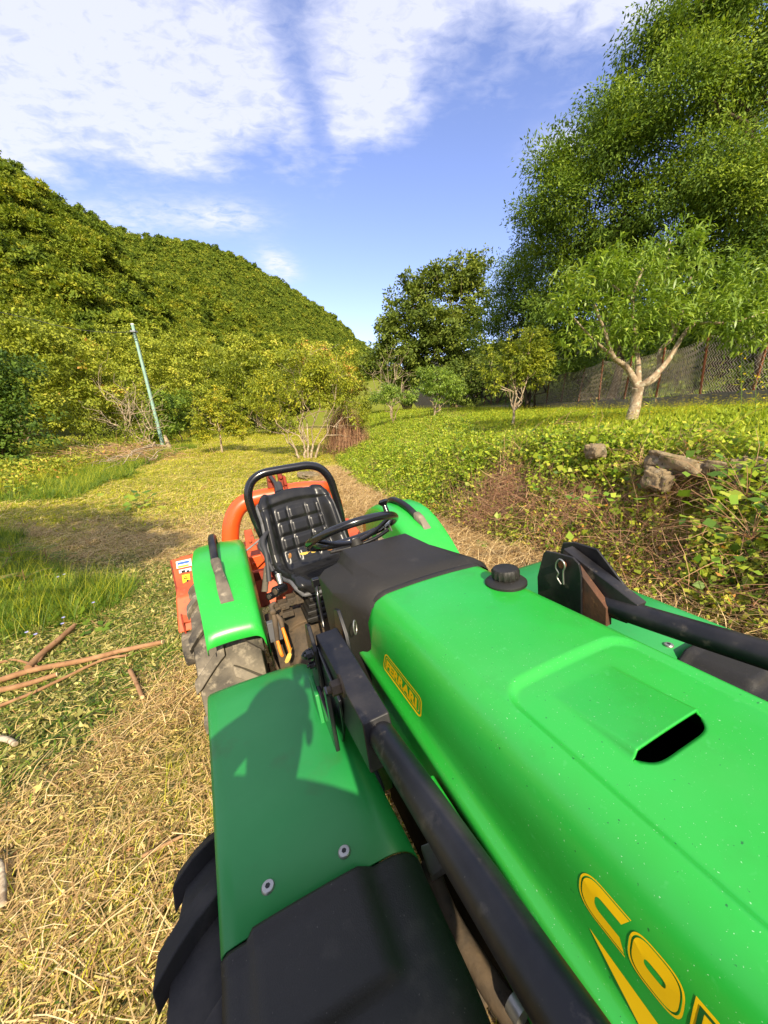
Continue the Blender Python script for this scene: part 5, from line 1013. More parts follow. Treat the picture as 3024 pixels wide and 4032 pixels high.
# front fenders
def front_fender(side):
    X_ = lambda a: a if side < 0 else 2*HC+.03-a
    dz = 0 if side < 0 else -.085
    def sec(b, ao, ai, c, drop, r=.05):     # outer edge to inner edge and down
        q = [(X_(ao), b, c+.035+dz), (X_(ao)-.0, b, c+.008+dz), (X_(ao+.008), b, c+.001+dz)]
        for t in np.linspace(.1, 1, 8): q.append((X_(ao+(ai-r-ao)*t), b, c-.004*sin(pi*t)+dz))
        for k in range(1, 9):
            t = radians(90*k/8); q.append((X_(ai-r+r*sin(t)), b, c+r-r*cos(t)+dz))
        q.append((X_(ai+.006), b, c+r+drop*.5+dz)); q.append((X_(ai+.01), b, c+r+drop+dz)); return q
    SEC = [(1.33, -.222, .115, .900, .14), (1.30, -.220, .128, .838, .14), (1.27, -.218, .138, .808, .14), (1.235, -.215, .147, .797, .14), (1.15, -.210, .158, .794, .14), (1.0, -.200, .168, .795, .14), (.80, -.187, .180, .797, .14), (.535, -.170, .190, .80, .14)]
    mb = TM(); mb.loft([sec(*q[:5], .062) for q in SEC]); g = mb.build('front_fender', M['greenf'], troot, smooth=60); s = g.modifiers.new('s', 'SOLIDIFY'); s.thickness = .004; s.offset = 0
    # moulded black front part with a raised shield
    def csec(b, ao, ai, c, raise_):
        q = []; n = 44; r = .065
        base = sec(b, ao, ai, c, .18, r); P = [np.array(p) for p in base]; s_ = np.r_[0, np.cumsum([np.linalg.norm(P[i+1]-P[i]) for i in range(len(P)-1)])]
        for t in np.linspace(0, s_[-1], n):
            p = np.array([np.interp(t, s_, [v[k] for v in P]) for k in range(3)]); f = (t-s_[1])/(s_[11]-s_[1]); u = s01(f, .14, .18)*(1-s01(f, .80, .845)) ; p[2] -= raise_*u*.020; q.append(tuple(p))
        return q
    rows = []
    for b in list(np.linspace(.530, .50, 6))+list(np.linspace(.49, .18, 44))+list(np.linspace(.17, .02, 16)):
        f = (b-.18); rz = s01(b, .372, .390); dz2 = 0 if b > .36 else ((.36-b)/.30)**1.8*.30
        lipz = -.004*s01(b, .520, .524)*(1-s01(b, .529, .5305)); rows.append(csec(b, -.170+.012*(.53-b), .190-.012*(.53-b), .801+lipz+dz2+.004*s01(.515-b, 0, .01), rz))
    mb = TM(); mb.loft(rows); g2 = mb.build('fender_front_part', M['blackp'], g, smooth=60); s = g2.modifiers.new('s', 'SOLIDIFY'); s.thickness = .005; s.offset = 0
    for b, a in ((.590, -.088), (.578, .056)):
        ca = np.array([X_(a), b, .7945+dz]); mb = TM(); lath(mb, ca, [(.0125, -.002), (.0125, .002), (.0105, .0045), (.005, .0052)], 22); mb.build('bolt', M['steel'], g, smooth=40); mb = TM(); lath(mb, ca-np.array([0, 0, .0045]), [(.0048, 0), (.0048, .0012)], 6); mb.build('bolt_socket', M['black'], g)
front_fender(-1); front_fender(1)
# small mud flap steps and metal under the roll bar on the left
st_ = TM(); q0 = np.array(tb(1650, 3340, c=.93)); 
st_.tube([tb(1450, 3000, c=.95), tb(1480, 3060, c=.93), tb(1500, 3130, c=.95), tb(1470, 3200, c=1.0)], .012, 8, sub=3); st_.build('hose', M['cable'], troot, smooth=60)
mm = TM(); P_s = [tb(1655, 3330, c=.90), tb(1735, 3300, c=.90), tb(1760, 3420, c=.93), tb(1700, 3460, c=.97)]; mm.prism(P_s, (0, 0, .012)); mm.build('steel_strap', M['steel'], troot, bevel=.003)
m2_ = TM(); m2_.tube([tb(1690, 3400, c=1.0), tb(1760, 3600, c=1.0), tb(1900, 3830, c=1.0), tb(2010, 3990, c=1.0), tb(2120, 4150, c=1.0)], .022, 10, sub=3); m2_.build('steel_bar', M['iron'], troot, smooth=60)
m3 = TM(); m3.tube([tb(2015, 3940, c=.96), tb(2060, 4010, c=.96)], .017, 14); m3.build('hose_fitting', M['steel'], troot)
ax_ = TM(); ax_.tube([(.0, .55, 1.30), (1.05, .55, 1.30)], .06, 14); ax_.tube([(.0, 2.22, 1.22), (.9, 2.22, 1.22)], .07, 14); ax_.box(.36, .74, .3, 1.75, 1.15, 1.42); ax_.box(.22, .60, 1.7, 2.45, 1.0, 1.4); ax_.build('axles', M['iron'], troot, bevel=.02)
# wheels with lugged tyres
def wheel(nm, c, R, W, lugs, label=None, mt='rubber', yaw=0):
    c = np.array(c, float); n = 72; prof_ = [(-.34, .58), (-.46, .70), (-.50, .84), (-.47, .925), (-.36, .955), (-.18, .965), (0, .97), (.18, .965), (.36, .955), (.47, .925), (.50, .84), (.46, .70), (.34, .58)]
    def pt(x, r, t): x_, y_ = x*W, r*R*cos(t); return (c[0]+x_*cos(yaw)-y_*sin(yaw), c[1]+x_*sin(yaw)+y_*cos(yaw), c[2]-r*R*sin(t))
    tm = TM(); secs = [[pt(x, r, 2*pi*k/n) for x, r in prof_] for k in range(n)]; secs.append(secs[0]); tm.loft(secs)
    for i in range(lugs):
        for sgn in (-1, 1):
            t0 = 2*pi*(i+(.5 if sgn > 0 else 0))/lugs; L1 = []; 
            for s in np.linspace(0, 1, 7):
                x = sgn*(.04+.47*s); t = t0+.26*s**1.15; wv = .062*(1+.25*s); hb_ = .95-(.085*s**6); ht = 1.03-(.07*s**6); xx = x if s < 1 else sgn*.525
                L1.append([pt(xx, hb_, t-wv), pt(xx, ht, t-wv*.78), pt(xx, ht, t+wv*.78), pt(xx, hb_, t+wv)])
            tm.loft(L1, False, True)
    w_ = tm.build('tyre', M[mt], None, smooth=40, bevel=.004); wr_ = empty('wheel', (0, 0, 0), troot); 
    if label: wr_['label'] = label
    w_.parent = wr_
    rm = TM(); rp_ = [(-.36, .60), (-.30, .57), (-.25, .50), (-.10, .47), (-.08, .20), (-.15, .12), (-.15, 0.001)]
    rm.loft([[pt(x, r, 2*pi*k/40) for x, r in rp_+[(.3, .5), (.34, .6)][::1]] for k in list(range(40))+[0]]); rm.build('rim', M['orangeworn'] if False else M['white'], wr_, smooth=40)
wheel('wheel', (-.075, .57, 1.30), .475, .40, 15, None, 'rubbert'); wheel('wheel', (1.16, .57, 1.26), .475, .38, 15, None, 'rubbert')
wheel('wheel', (-.178, 2.20, 1.235), .505, .31, 15, 'dusty rear wheel beneath the sunlit fender with the grab handle', 'rubber', .0); wheel('wheel', (.98, 2.22, 1.20), .50, .31, 15)

# rear fenders
def rf(side):
    X_ = lambda a: a if side < 0 else .865-a
    ce = (2.22, 1.20); rows = []
    LP = [(1.655, .842), (1.70, .788), (1.78, .725), (1.88, .668), (1.98, .622), (2.08, .585), (2.2, .560), (2.32, .556), (2.45, .575), (2.56, .615), (2.64, .66)]
    for i, (b, c) in enumerate(LP):
        ao = -.240-.035*s01(b, 1.65, 2.1); ai = -.003; dd_ = 0 if side < 0 else -.03; q = []
        q += [(X_(ao), b, c+.03+dd_), (X_(ao), b, c+.004+dd_)]
        for t in np.linspace(.06, 1, 7): q.append((X_(ao+(ai-.05-ao)*t), b, c-.006*sin(pi*t)+dd_))
        for k in range(1, 8):
            t = radians(90*k/7); q.append((X_(ai-.05+.05*sin(t)), b, c+.05-.05*cos(t)+dd_))
        bot = 1.10 if b < 1.9 else 1.0+.0; q.append((X_(ai+.012), b+(.08 if i == 0 else 0), max(c+.1, bot*.55+c*.45)+dd_)); q.append((X_(ai+.015), b+(.14 if i == 0 else .0), max(c+.15, bot)+dd_)); rows.append(q)
    mb = TM(); mb.loft(rows); g = mb.build('rear_fender', M['green'], troot, smooth=60); s = g.modifiers.new('s', 'SOLIDIFY'); s.thickness = .004; s.offset = 0
    # grab handle
    h = TM()
    def cfl(b): return float(np.interp(b, [p[0] for p in LP], [p[1] for p in LP]))
    a0 = X_(-.155) if side < 0 else X_(-.14)
    h.tube([(a0-.012, 2.40, cfl(2.40)-.005), (a0-.012, 2.36, cfl(2.36)-.05), (a0-.010, 2.24, cfl(2.24)-.062), (a0-.004, 2.10, cfl(2.1)-.060), (a0, 1.98, cfl(1.98)-.055)], [.020, .022, .0205, .020, .020], 14, sub=3); h.build('grab_handle', M['blackm'], g, smooth=60)
    h2 = TM(); rows = []
    for b, w_, th in ((1.99, .023, .022), (1.95, .022, .022), (1.92, .020, .016), (1.895, .024, .010), (1.865, .028, .007), (1.83, .029, .006), (1.795, .029, .006)):
        z = cfl(b)-.052*s01(b, 1.83, 1.96)-.008; rows.append([(a0+.002+(1.99-b)*.12+w_*x, b, z-th*y) for x, y in ((-1, -.8), (-1, .6), (-.6, 1), (.6, 1), (1, .6), (1, -.8), (.6, -1), (-.6, -1))])
    h2.loft(rows, True, True); h2.build('handle_foot', M['rubber'], g, smooth=50)
rf(-1); rf(1)

# seat shell with piping, padded back and ribbed pan
SO = np.array([.402, 1.97, .735]); SYAW = radians(14)
def ST(u, v, w_): # u across, v rearwards, w up in seat space
    return (SO[0]+u*cos(SYAW)-v*sin(SYAW), SO[1]+u*sin(SYAW)+v*cos(SYAW), SO[2]-w_)
path = [(-.17, -.035), (-.165, -.012), (-.14, .006), (-.09, .002), (-.03, -.010), (.04, -.016), (.11, -.014), (.165, .0), (.205, .035), (.230, .09), (.248, .16), (.266, .23), (.284, .30), (.300, .36), (.312, .40), (.326, .425), (.345, .43), (.362, .42)]
pp = np.array(path); ss = np.r_[0, np.cumsum(np.linalg.norm(np.diff(pp, axis=0), axis=1))]; ns_, nu = 96, 64; rows = []; 
for i in range(ns_+1):
    s = ss[-1]*i/ns_; v = np.interp(s, ss, pp[:, 0]); z = np.interp(s, ss, pp[:, 1]); e = .004; dv = np.interp(s+e, ss, pp[:, 0])-np.interp(s-e, ss, pp[:, 0]); dz = np.interp(s+e, ss, pp[:, 1])-np.interp(s-e, ss, pp[:, 1]); L_ = math.hypot(dv, dz)+1e-9; nv, nz2 = -dz/L_, dv/L_; t = i/ns_
    hw = .222*1 ; hw = .250-.02*s01(t, .45, .95)-.05*s01(t, .93, 1)-.045*(1-s01(t, 0, .07)); q = []
    for j in range(nu+1):
        u = -1+2*j/nu; au = abs(u); bol = .062*s01(au, .62, .86)*s01(t, .02, .16)*(1-.55*s01(t, .80, .96))-.03*s01(au, .93, 1.0); g_ = 0
        if .44 < t < .86 and au < .62:
            cx = [-.60, -.28, .22, .55]; cz = [.455, .555, .655, .755, .855]
            du = min(abs(u-x) for x in cx)*hw; dt = min(abs(t-x) for x in cz)*ss[-1]; g_ = .013*s01(du, 0, .016)*s01(dt, 0, .016)
        if .12 < t < .38 and au < .6: g_ = .0035*sin(t*210)
        if t > .885: g_ += .010*s01(t, .885, .90)
        lip = .014*s01(t, .02, .06)*(1-s01(t, .09, .13)); off = bol+g_+lip; q.append(ST(u*hw, v+nv*off, z+nz2*off-.045*u*u*s01(t, .7, 1)))
    rows.append(q)
sm = TM(); sm.loft(rows); sh = sm.build('seat', M['vinyl'], troot, smooth=80); s = sh.modifiers.new('s', 'SOLIDIFY'); s.thickness = .012; s.offset = -1
edge_ = [rows[i][0] for i in range(3, ns_+1, 4)]+[rows[ns_][j] for j in range(8, nu, 8)]+[rows[i][nu] for i in range(ns_, 2, -4)]+[rows[0][j] for j in range(nu-6, 3, -8)]
rt_ = TM(); rt_.tube([np.array(p)+[0, .004, .006] for p in edge_]+[np.array(edge_[0])+[0, .004, .006]], .0115, 8, sub=2); rt_.build('seat_rim', M['seatrim'], sh, smooth=60)
ft = TM(); q = np.array(rows[4][13]); ft.ball(q+[0.0, -.003, .002], .022, 0, 8, (1.9, .7, .45)); ft.build('torn_foam', M['foam'], sh, smooth=80)
bp = TM(); bp.box(.26, .46, 1.86, 2.12, .76, .80); bp.box(.28, .44, 1.90, 2.10, .80, .92); bp.build('seat_base', M['dark'], troot, bevel=.006)
# hoop behind the seat
hb2 = TM(); hb2.tube([tb(x, y, b=2.42) for x, y in ((1075, 2240), (1052, 2150), (1022, 2085), (992, 2010), (977, 1950), (990, 1898), (1030, 1866), (1090, 1852), (1160, 1840), (1215, 1833), (1262, 1845), (1298, 1885), (1318, 1940), (1335, 2000), (1352, 2080), (1375, 2160))], .0265, 16, sub=4); hb2.build('safety_hoop', M['blackgloss'], troot, smooth=60)

# steering wheel
SWc = np.array(tb(1388, 2096, b=1.47)); th = radians(27); ro = radians(3)
e1_ = np.array([cos(ro), 0, -sin(ro)*1.0]); e2_ = np.array([0, cos(th), sin(th)]); e2_ = e2_-e1_*(e1_@e2_); e2_ /= np.linalg.norm(e2_)
sw_ = TM(); Rw = .192; sw_.tube([SWc+Rw*(cos(t)*e1_+sin(t)*e2_) for t in np.linspace(0, 2*pi, 49)], .0168, 14); swo = sw_.build('steering_wheel', M['blackgloss'], troot, smooth=60)
sn = np.cross(e1_, e2_); sn = sn if sn[2] > 0 else -sn     # downwards, towards the column
hubp = SWc+sn*.045
for t in (radians(80), radians(200), radians(320)):
    x = TM(); rim_ = SWc+Rw*.97*(cos(t)*e1_+sin(t)*e2_); x.tube([hubp, hubp*.5+rim_*.5+sn*.012, rim_], [.011, .010, .009], 8, sub=3); x.build('spoke', M['blackgloss'], swo, smooth=60)
x = TM(); x.tube([hubp+sn*.02, hubp-sn*.012], [.032, .026], 20); x.build('hub', M['blackp'], swo, bevel=.003)
col = TM(); col.tube([hubp, hubp+sn*.12+np.array([0, -.05, .02])], .017, 12); col.build('steering_column', M['blackm'], troot)
kn0 = np.array(tb(1532, 2042, b=1.36)); kn1 = np.array(tb(1514, 1990, b=1.38)); x = TM(); x.tube([kn0, kn1], [.0125, .010], 12); x.tube([kn1, kn1+(kn1-kn0)*.25, kn1+(kn1-kn0)*.42], [.0115, .024, .016], 18); x.build('spinner_knob', M['blackgloss'], swo, smooth=50)
lv1 = TM(); lv1.tube([tb(1300, 2175, b=1.44), tb(1400, 2150, b=1.44), tb(1480, 2118, b=1.42), tb(1530, 2085, b=1.40)], .008, 8, sub=3); lv1.build('column_lever', M['blackm'], troot, smooth=60)
lv2 = TM(); lv2.prism([tb(1482, 2085, b=1.44), tb(1500, 2072, b=1.46), tb(1545, 2040, b=1.46), tb(1528, 2058, b=1.44)], (0, .0, .012)); lv2.build('white_lever', M['white'], troot, bevel=.002)
for px, py in ((1521, 2085), (1540, 2080)):
    x = TM(); x.tube([tb(px-10, py-18, b=1.43), tb(px+2, py+10, b=1.43)], .004, 8); x.build('lever_bolt', M['steel'], troot)

# levers, valve block, pedal plate and gearbox seen in the gap between fender and cowl
def T_(px, py, b): return np.array(tb(px, py, b=b))
x = TM(); x.tube([T_(1060, 2290, 1.95), T_(1050, 2190, 2.0), T_(1035, 2140, 2.05), T_(1045, 2105, 2.1), T_(1065, 2090, 2.15)], .013, 10, sub=4); x.build('hydraulic_hose', M['cable'], troot, smooth=60)
x = TM(); x.tube([T_(1075, 2250, 1.95), T_(1042, 2180, 2.02), T_(1022, 2150, 2.06), T_(1035, 2115, 2.12), T_(1060, 2105, 2.16)], .010, 10, sub=4); x.build('hydraulic_hose', M['cable'], troot, smooth=60)
x = TM(); x.tube([T_(1042, 2330, 2.0), T_(1046, 2290, 2.02), T_(1052, 2230, 2.05)], .017, 12, sub=2); x.build('post', M['rubber'], troot, smooth=60)
x = TM(); x.tube([T_(955, 2180, 2.3), T_(1030, 2120, 2.35)], .006, 8); x.build('control_rod', M['steel'], troot)
for (px, py, r) in ((1082, 2330, .026), (1058, 2350, .019)):
    x = TM(); p = T_(px, py, 1.84); x.tube([p, p+np.array([.055, .05, .01])], [r, r*.9], 16); x.build('valve_cap', M['blackgloss'], troot, bevel=.003)
    x = TM(); x.tube([p+[-.0015, -.003, 0], p+[.003, 0, 0]], r*.62, 14); x.build('valve_face', M['iron'], troot)
for i, (px, py, w_, h_) in enumerate(((1120, 2390, .05, .035), (1150, 2370, .045, .04), (1100, 2410, .035, .05), (1180, 2360, .04, .05), (1135, 2420, .06, .03))):
    x = TM(); p = T_(px, py, 1.86); x.box(p[0]-w_*.5, p[0]+w_*.5, p[1], p[1]+.07, p[2]-h_*.5, p[2]+h_*.5); x.tube([p+[0, -.006, 0], p+[0, .01, 0]], .009, 8); x.build('valve_block', M['iron'], troot, bevel=.004)
x = TM(); x.tube([T_(1095, 2262, 1.86), T_(1105, 2300, 1.83)], [.016, .012], 12); x.build('lever_sleeve', M['steel'], troot)
gb = TM(); gp_ = T_(1250, 2335, 1.80)
for i, (w_, h_) in enumerate(((.085, .0), (.105, .03), (.125, .06), (.140, .09))):
    gb.box(gp_[0]-w_*.6, gp_[0]+w_*.8, gp_[1]-.04-.01*i, gp_[1]+.12, gp_[2]+h_, gp_[2]+h_+.022); gb.box(gp_[0]-w_*.6+.012, gp_[0]+w_*.8-.012, gp_[1]-.03-.01*i, gp_[1]+.11, gp_[2]+h_+.02, gp_[2]+h_+.034)
gb.build('gear_lever_boot', M['blackp'], troot, bevel=.006)
x = TM(); x.tube([T_(1246, 2300, 1.45), T_(1252, 2350, 1.42), T_(1268, 2430, 1.40), T_(1275, 2470, 1.38)], [.0085, .008, .007, .007], 8, sub=2); x.build('gear_lever', M['blackgloss'], troot, smooth=60)
x = TM(); kp_ = T_(1244, 2290, 1.45); x.box(kp_[0]-.018, kp_[0]+.018, kp_[1]-.014, kp_[1]+.014, kp_[2]-.016, kp_[2]+.02); x.build('gear_knob', M['blackgloss'], troot, bevel=.006)
x = TM(); c0_ = T_(1215, 2540, 1.88); x.tube([c0_+[.0, .16, -.07], c0_+[0, .02, -.02], c0_+[.01, -.10, .05], c0_+[.02, -.16, .10]], [.12, .13, .12, .085], 22, sub=3); x.build('gearbox_housing', M['iron'], troot, smooth=40)
x = TM(); x.tube([c0_+[-.0, .03, -.02], c0_+[0, .012, -.015]], [.148, .148], 30); x.build('housing_flange', M['iron'], troot, smooth=30, bevel=.003)
x = TM(); c1_ = T_(1290, 2530, 1.75); x.tube([c1_+[0, .06, 0], c1_+[0, -.02, 0]], [.05, .045], 20); x.tube([c1_+[0, -.03, 0], c1_+[0, -.045, 0]], [.028, .02], 14); x.build('side_cover', M['iron'], troot, bevel=.003)
x = TM(); x.box(.02, .40, 1.95, 2.2, 1.0, 1.35); x.box(.02, .1, 1.5, 2.0, 1.25, 1.35); x.build('chassis_shadow_side', M['iron'], troot, bevel=.01)
# grooved foot plate
fp = TM(); fp.box(.05, .33, 1.22, 1.62, 1.235, 1.26)
for i in range(24): fp.box(.052, .328, 1.225+.0165*i, 1.233+.0165*i, 1.229, 1.236)
fp.build('foot_plate', M['iron'], troot)
x = TM(); x.box(.05, .32, 1.02, 1.24, 1.1, 1.25); x.build('step_riser', M['greenf'], troot, bevel=.01)

# pliers in their holder, dry leaves on the seat: things of their own
hd_ = TM(); p0 = T_(1078, 2462, 1.62); hd_.box(p0[0]-.028, p0[0]+.028, p0[1]-.01, p0[1]+.02, p0[2]-.02, p0[2]+.075); hd_.build('tool_holder', M['paleg'] if False else M['seatrim'], troot, bevel=.003)
TMW = lambda p: EYE+p[0]*LAT+p[1]*REAR-p[2]*UP
def tool(name, label, pts_handles, jaw, head):
    base = TMW(head); rt = empty(name, tuple(base)); tag(rt, label, 'pliers'); W_ = lambda p: np.array(TMW(p))-base
    for h in pts_handles: MB(W_).tube(h, [.007, .0085, .008, .0065][:len(h)], 9, sub=3).build('grip', M['orgrip'], rt, smooth=60)
    mb = MB(W_)
    for j in jaw: mb.tube(j, [.010, .012, .006][:len(j)], 8, sub=2)
    mb.ball(head, .014, 0, 7, (1, .5, 1)); mb.build('jaws', M['iron'], rt, smooth=50)
tool('pliers', 'slip joint pliers with orange grips hanging between the rear fender and gearbox', [[T_(1112, 2470, 1.60), T_(1125, 2510, 1.58), T_(1138, 2550, 1.56), T_(1142, 2570, 1.55)], [T_(1092, 2520, 1.60), T_(1100, 2550, 1.58), T_(1108, 2575, 1.56), T_(1112, 2582, 1.55)]],
     [[T_(1112, 2470, 1.60), T_(1104, 2440, 1.61), T_(1088, 2420, 1.62)], [T_(1092, 2520, 1.60), T_(1082, 2440, 1.61), T_(1072, 2405, 1.62)], [T_(1075, 2410, 1.62), T_(1068, 2385, 1.63), T_(1085, 2372, 1.63)]], T_(1075, 2410, 1.61))
def dleaf(label, px, py, b, sz, ang, name='dry_leaf', lm='dryleaf', tn=.5, curl=.25):
    c = TMW(T_(px, py, b)); rt_ = []; n = 10; V = [(0, 0, 0)]; 
    for k in range(n): t = 2*pi*k/n; r = sz*(.8+.2*cos(2*t)); x_, y_ = r*cos(t), r*.62*sin(t); V.append((x_*cos(ang)-y_*sin(ang), x_*sin(ang)+y_*cos(ang), curl*(x_*x_+y_*y_)/sz))
    F = [(0, i+1, (i+1) % n+1) for i in range(n)]; V += [(cos(ang)*sz*.8, sin(ang)*sz*.8, .004), (cos(ang)*sz*1.7, sin(ang)*sz*1.7, .01), (cos(ang)*sz*1.7+.002, sin(ang)*sz*1.7, .012), (cos(ang)*sz*.8+.002, sin(ang)*sz*.8+.002, .006)]; F.append((n+1, n+2, n+3, n+4))
    me = bpy.data.meshes.new(name); me.from_pydata(V, [], F); me.materials.append(LF[lm]); a = me.attributes.new('tint', 'FLOAT', 'FACE'); a.data.foreach_set('value', [tn]*len(F)); o = bpy.data.objects.new(name, me); COL.objects.link(o); o.location = tuple(c); o.rotation_euler = (.5, .05, 0); s_ = o.modifiers.new('t', 'SOLIDIFY'); s_.thickness = .0008; tag(o, label, 'leaf')
dleaf('brown dry leaf with upright stalk, leftmost on the black seat', 1142, 2190, 1.93, .020, 4.9, tn=.1)
dleaf('largest yellow dry leaf in the middle of the seat', 1198, 2180, 1.95, .024, .3, tn=.95)
dleaf('small yellow leaf touching the largest one on the seat', 1237, 2172, 1.95, .018, .5, tn=1.0)
dleaf('curled orange brown leaf on the seat below the steering wheel', 1260, 2164, 1.96, .016, 1.2, tn=.5)
dleaf('reddish leaf on the right part of the seat near the cowl', 1298, 2164, 1.95, .017, .2, tn=.05)
dleaf('yellow leaf lying on the grooved foot plate', 1135, 2592, 1.52, .026, 1.4, tn=.95)

# ---------------------------------------------------------------- orange flail mower hitched behind
mo = TMW((.1, 3.1, 1.5)); mroot = empty('flail_mower', tuple(mo)); tag(mroot, 'weathered orange flail mower with round tube arch, hitched behind the tractor', 'mower')
MW = lambda p: np.array(TMW(p))-mo
x = MB(MW); x.tube([tb(*q, b=2.95) for q in ((905, 2230), (908, 2160), (908, 2110), (912, 2062), (930, 2012), (962, 1980), (1010, 1962), (1070, 1950), (1140, 1934), (1200, 1926), (1260, 1924))]+[(.72, 3.1, .46), (.80, 3.15, .60), (.80, 3.15, 1.0)], .062, 18, sub=4); x.build('arch_tube', M['orange'], mroot, smooth=60)
x = MB(MW); x.hexa([(-.52, 2.62, 1.16), (.95, 2.62, 1.12), (.95, 3.45, 1.12), (-.52, 3.45, 1.16), (-.50, 2.72, .95), (.95, 2.72, .93), (.93, 3.25, .78), (-.50, 3.25, .80)]); x.build('housing', M['orangeworn'], mroot, bevel=.012)
def hp(px, py): return tb(px, py, b=2.78)
# end plate on the left of the housing
x = MB(MW); pb_ = lambda px, py: tb(px, py, b=3.05-.43*(py-2206)/246); P = [pb_(668, 2206), pb_(760, 2182), pb_(790, 2440), pb_(716, 2452)]; x.prism(P, (0, .03, .03)); x.build('top_plate', M['orangeworn'], mroot, bevel=.006)
x = MB(MW); x.prism([tb(668, 2206, b=3.05), tb(716, 2452, b=2.62), tuple(np.array(tb(716, 2452, b=2.62))+[0, 0, .28]), tuple(np.array(tb(668, 2206, b=3.05))+[0, 0, .42])], (.012, 0, 0)); x.build('side_plate', M['redrust'], mroot, bevel=.004)
x = MB(MW); pq = np.array(tb(730, 2500, b=2.62)); x.tube([pq+[-.02, 0, .10], pq+[.3, 0, .10]], .11, 20); x.build('roller', M['rubber'], mroot, smooth=40)
def onplate(pxs, lift): 
    return None
def sticker(nm, quad, m, h):
    x = MB(MW); P = []
    for px, py in quad:
        t = (py-2206)/(2452-2206); bb = 3.05*(1-t)+2.62*t; q = np.array(tb(px, py, b=bb)); P.append(q*(1-h))
    x.add([tuple(p) for p in P], [tuple(range(len(P)))]); return x.build(nm, M[m], mroot, smooth=None)
def q4(x0, y0, x1, y1, sk=-.22): return [(x0, y0), (x1, y0+sk*(x1-x0)), (x1+(y1-y0)*.13, y1+sk*(x1-x0)), (x0+(y1-y0)*.13, y1)]
sticker('maker_plate', q4(692, 2212, 752, 2240), 'white', .006); sticker('maker_plate_print', q4(698, 2216, 744, 2224), 'blueprint', .008); sticker('maker_plate_print', q4(700, 2230, 742, 2236), 'labely', .008)
sticker('number_plate', q4(704, 2245, 752, 2258), 'white', .006); sticker('number_print', q4(714, 2247, 728, 2255), 'black', .008); sticker('number_print', q4(734, 2246, 744, 2253), 'black', .008)
sticker('warning_sticker', q4(716, 2265, 746, 2300), 'labely', .006); sticker('warning_triangle', [(722, 2280), (731, 2267), (740, 2277)], 'black', .008); sticker('warning_triangle_inner', [(726, 2277), (731, 2271), (736, 2275)], 'labely', .009); sticker('warning_figure', [(734, 2284), (742, 2282), (743, 2290), (736, 2293)], 'black', .008)
sticker('warning_sticker', q4(706, 2318, 734, 2368), 'labely', .006); sticker('warning_triangle', [(710, 2338), (719, 2324), (728, 2334)], 'black', .008); sticker('warning_triangle_inner', [(714, 2335), (719, 2328), (724, 2332)], 'labely', .009)
for i, (px, py, w_, h_, bb, m) in enumerate(((1062, 1890, .045, .13, 2.92, 'redrust'), (1085, 1910, .03, .14, 2.86, 'redrust'), (1105, 1880, .045, .15, 2.90, 'redrust'), (1125, 1905, .03, .12, 2.86, 'redrust'), (1040, 2020, .03, .22, 2.9, 'redrust'), (985, 2130, .08, .16, 2.8, 'orangeworn'), (1010, 2060, .05, .12, 2.85, 'redrust'), (1000, 2220, .18, .10, 2.7, 'orange'), (1060, 2260, .30, .06, 2.62, 'redrust'))):
    x = MB(MW); p = np.array(tb(px, py, b=bb)); x.hexa([(p[0]-w_/2, p[1], p[2]+h_/2), (p[0]+w_/2, p[1], p[2]+h_/2), (p[0]+w_/2, p[1]+.05, p[2]+h_/2), (p[0]-w_/2, p[1]+.05, p[2]+h_/2), (p[0]-w_/3, p[1]+.01, p[2]-h_/2), (p[0]+w_/3, p[1]+.01, p[2]-h_/2), (p[0]+w_/3, p[1]+.04, p[2]-h_/2), (p[0]-w_/3, p[1]+.04, p[2]-h_/2)]); x.tube([p+[0, -.012, 0], p+[0, .06, 0]], .014, 8); x.build('hitch_plate', M[m], mroot, bevel=.005)
x = MB(MW); x.tube([tb(1060, 1870, b=2.9), tb(1085, 1905, b=2.8), tb(1090, 1950, b=2.7), tb(1080, 1990, b=2.6)], .013, 8, sub=3); x.build('hose', M['cable'], mroot, smooth=60)
x = MB(MW); x.tube([tb(1095, 1905, b=2.8), tb(1110, 1950, b=2.7)], .026, 12); x.build('hydraulic_fitting', M['cable'], mroot)

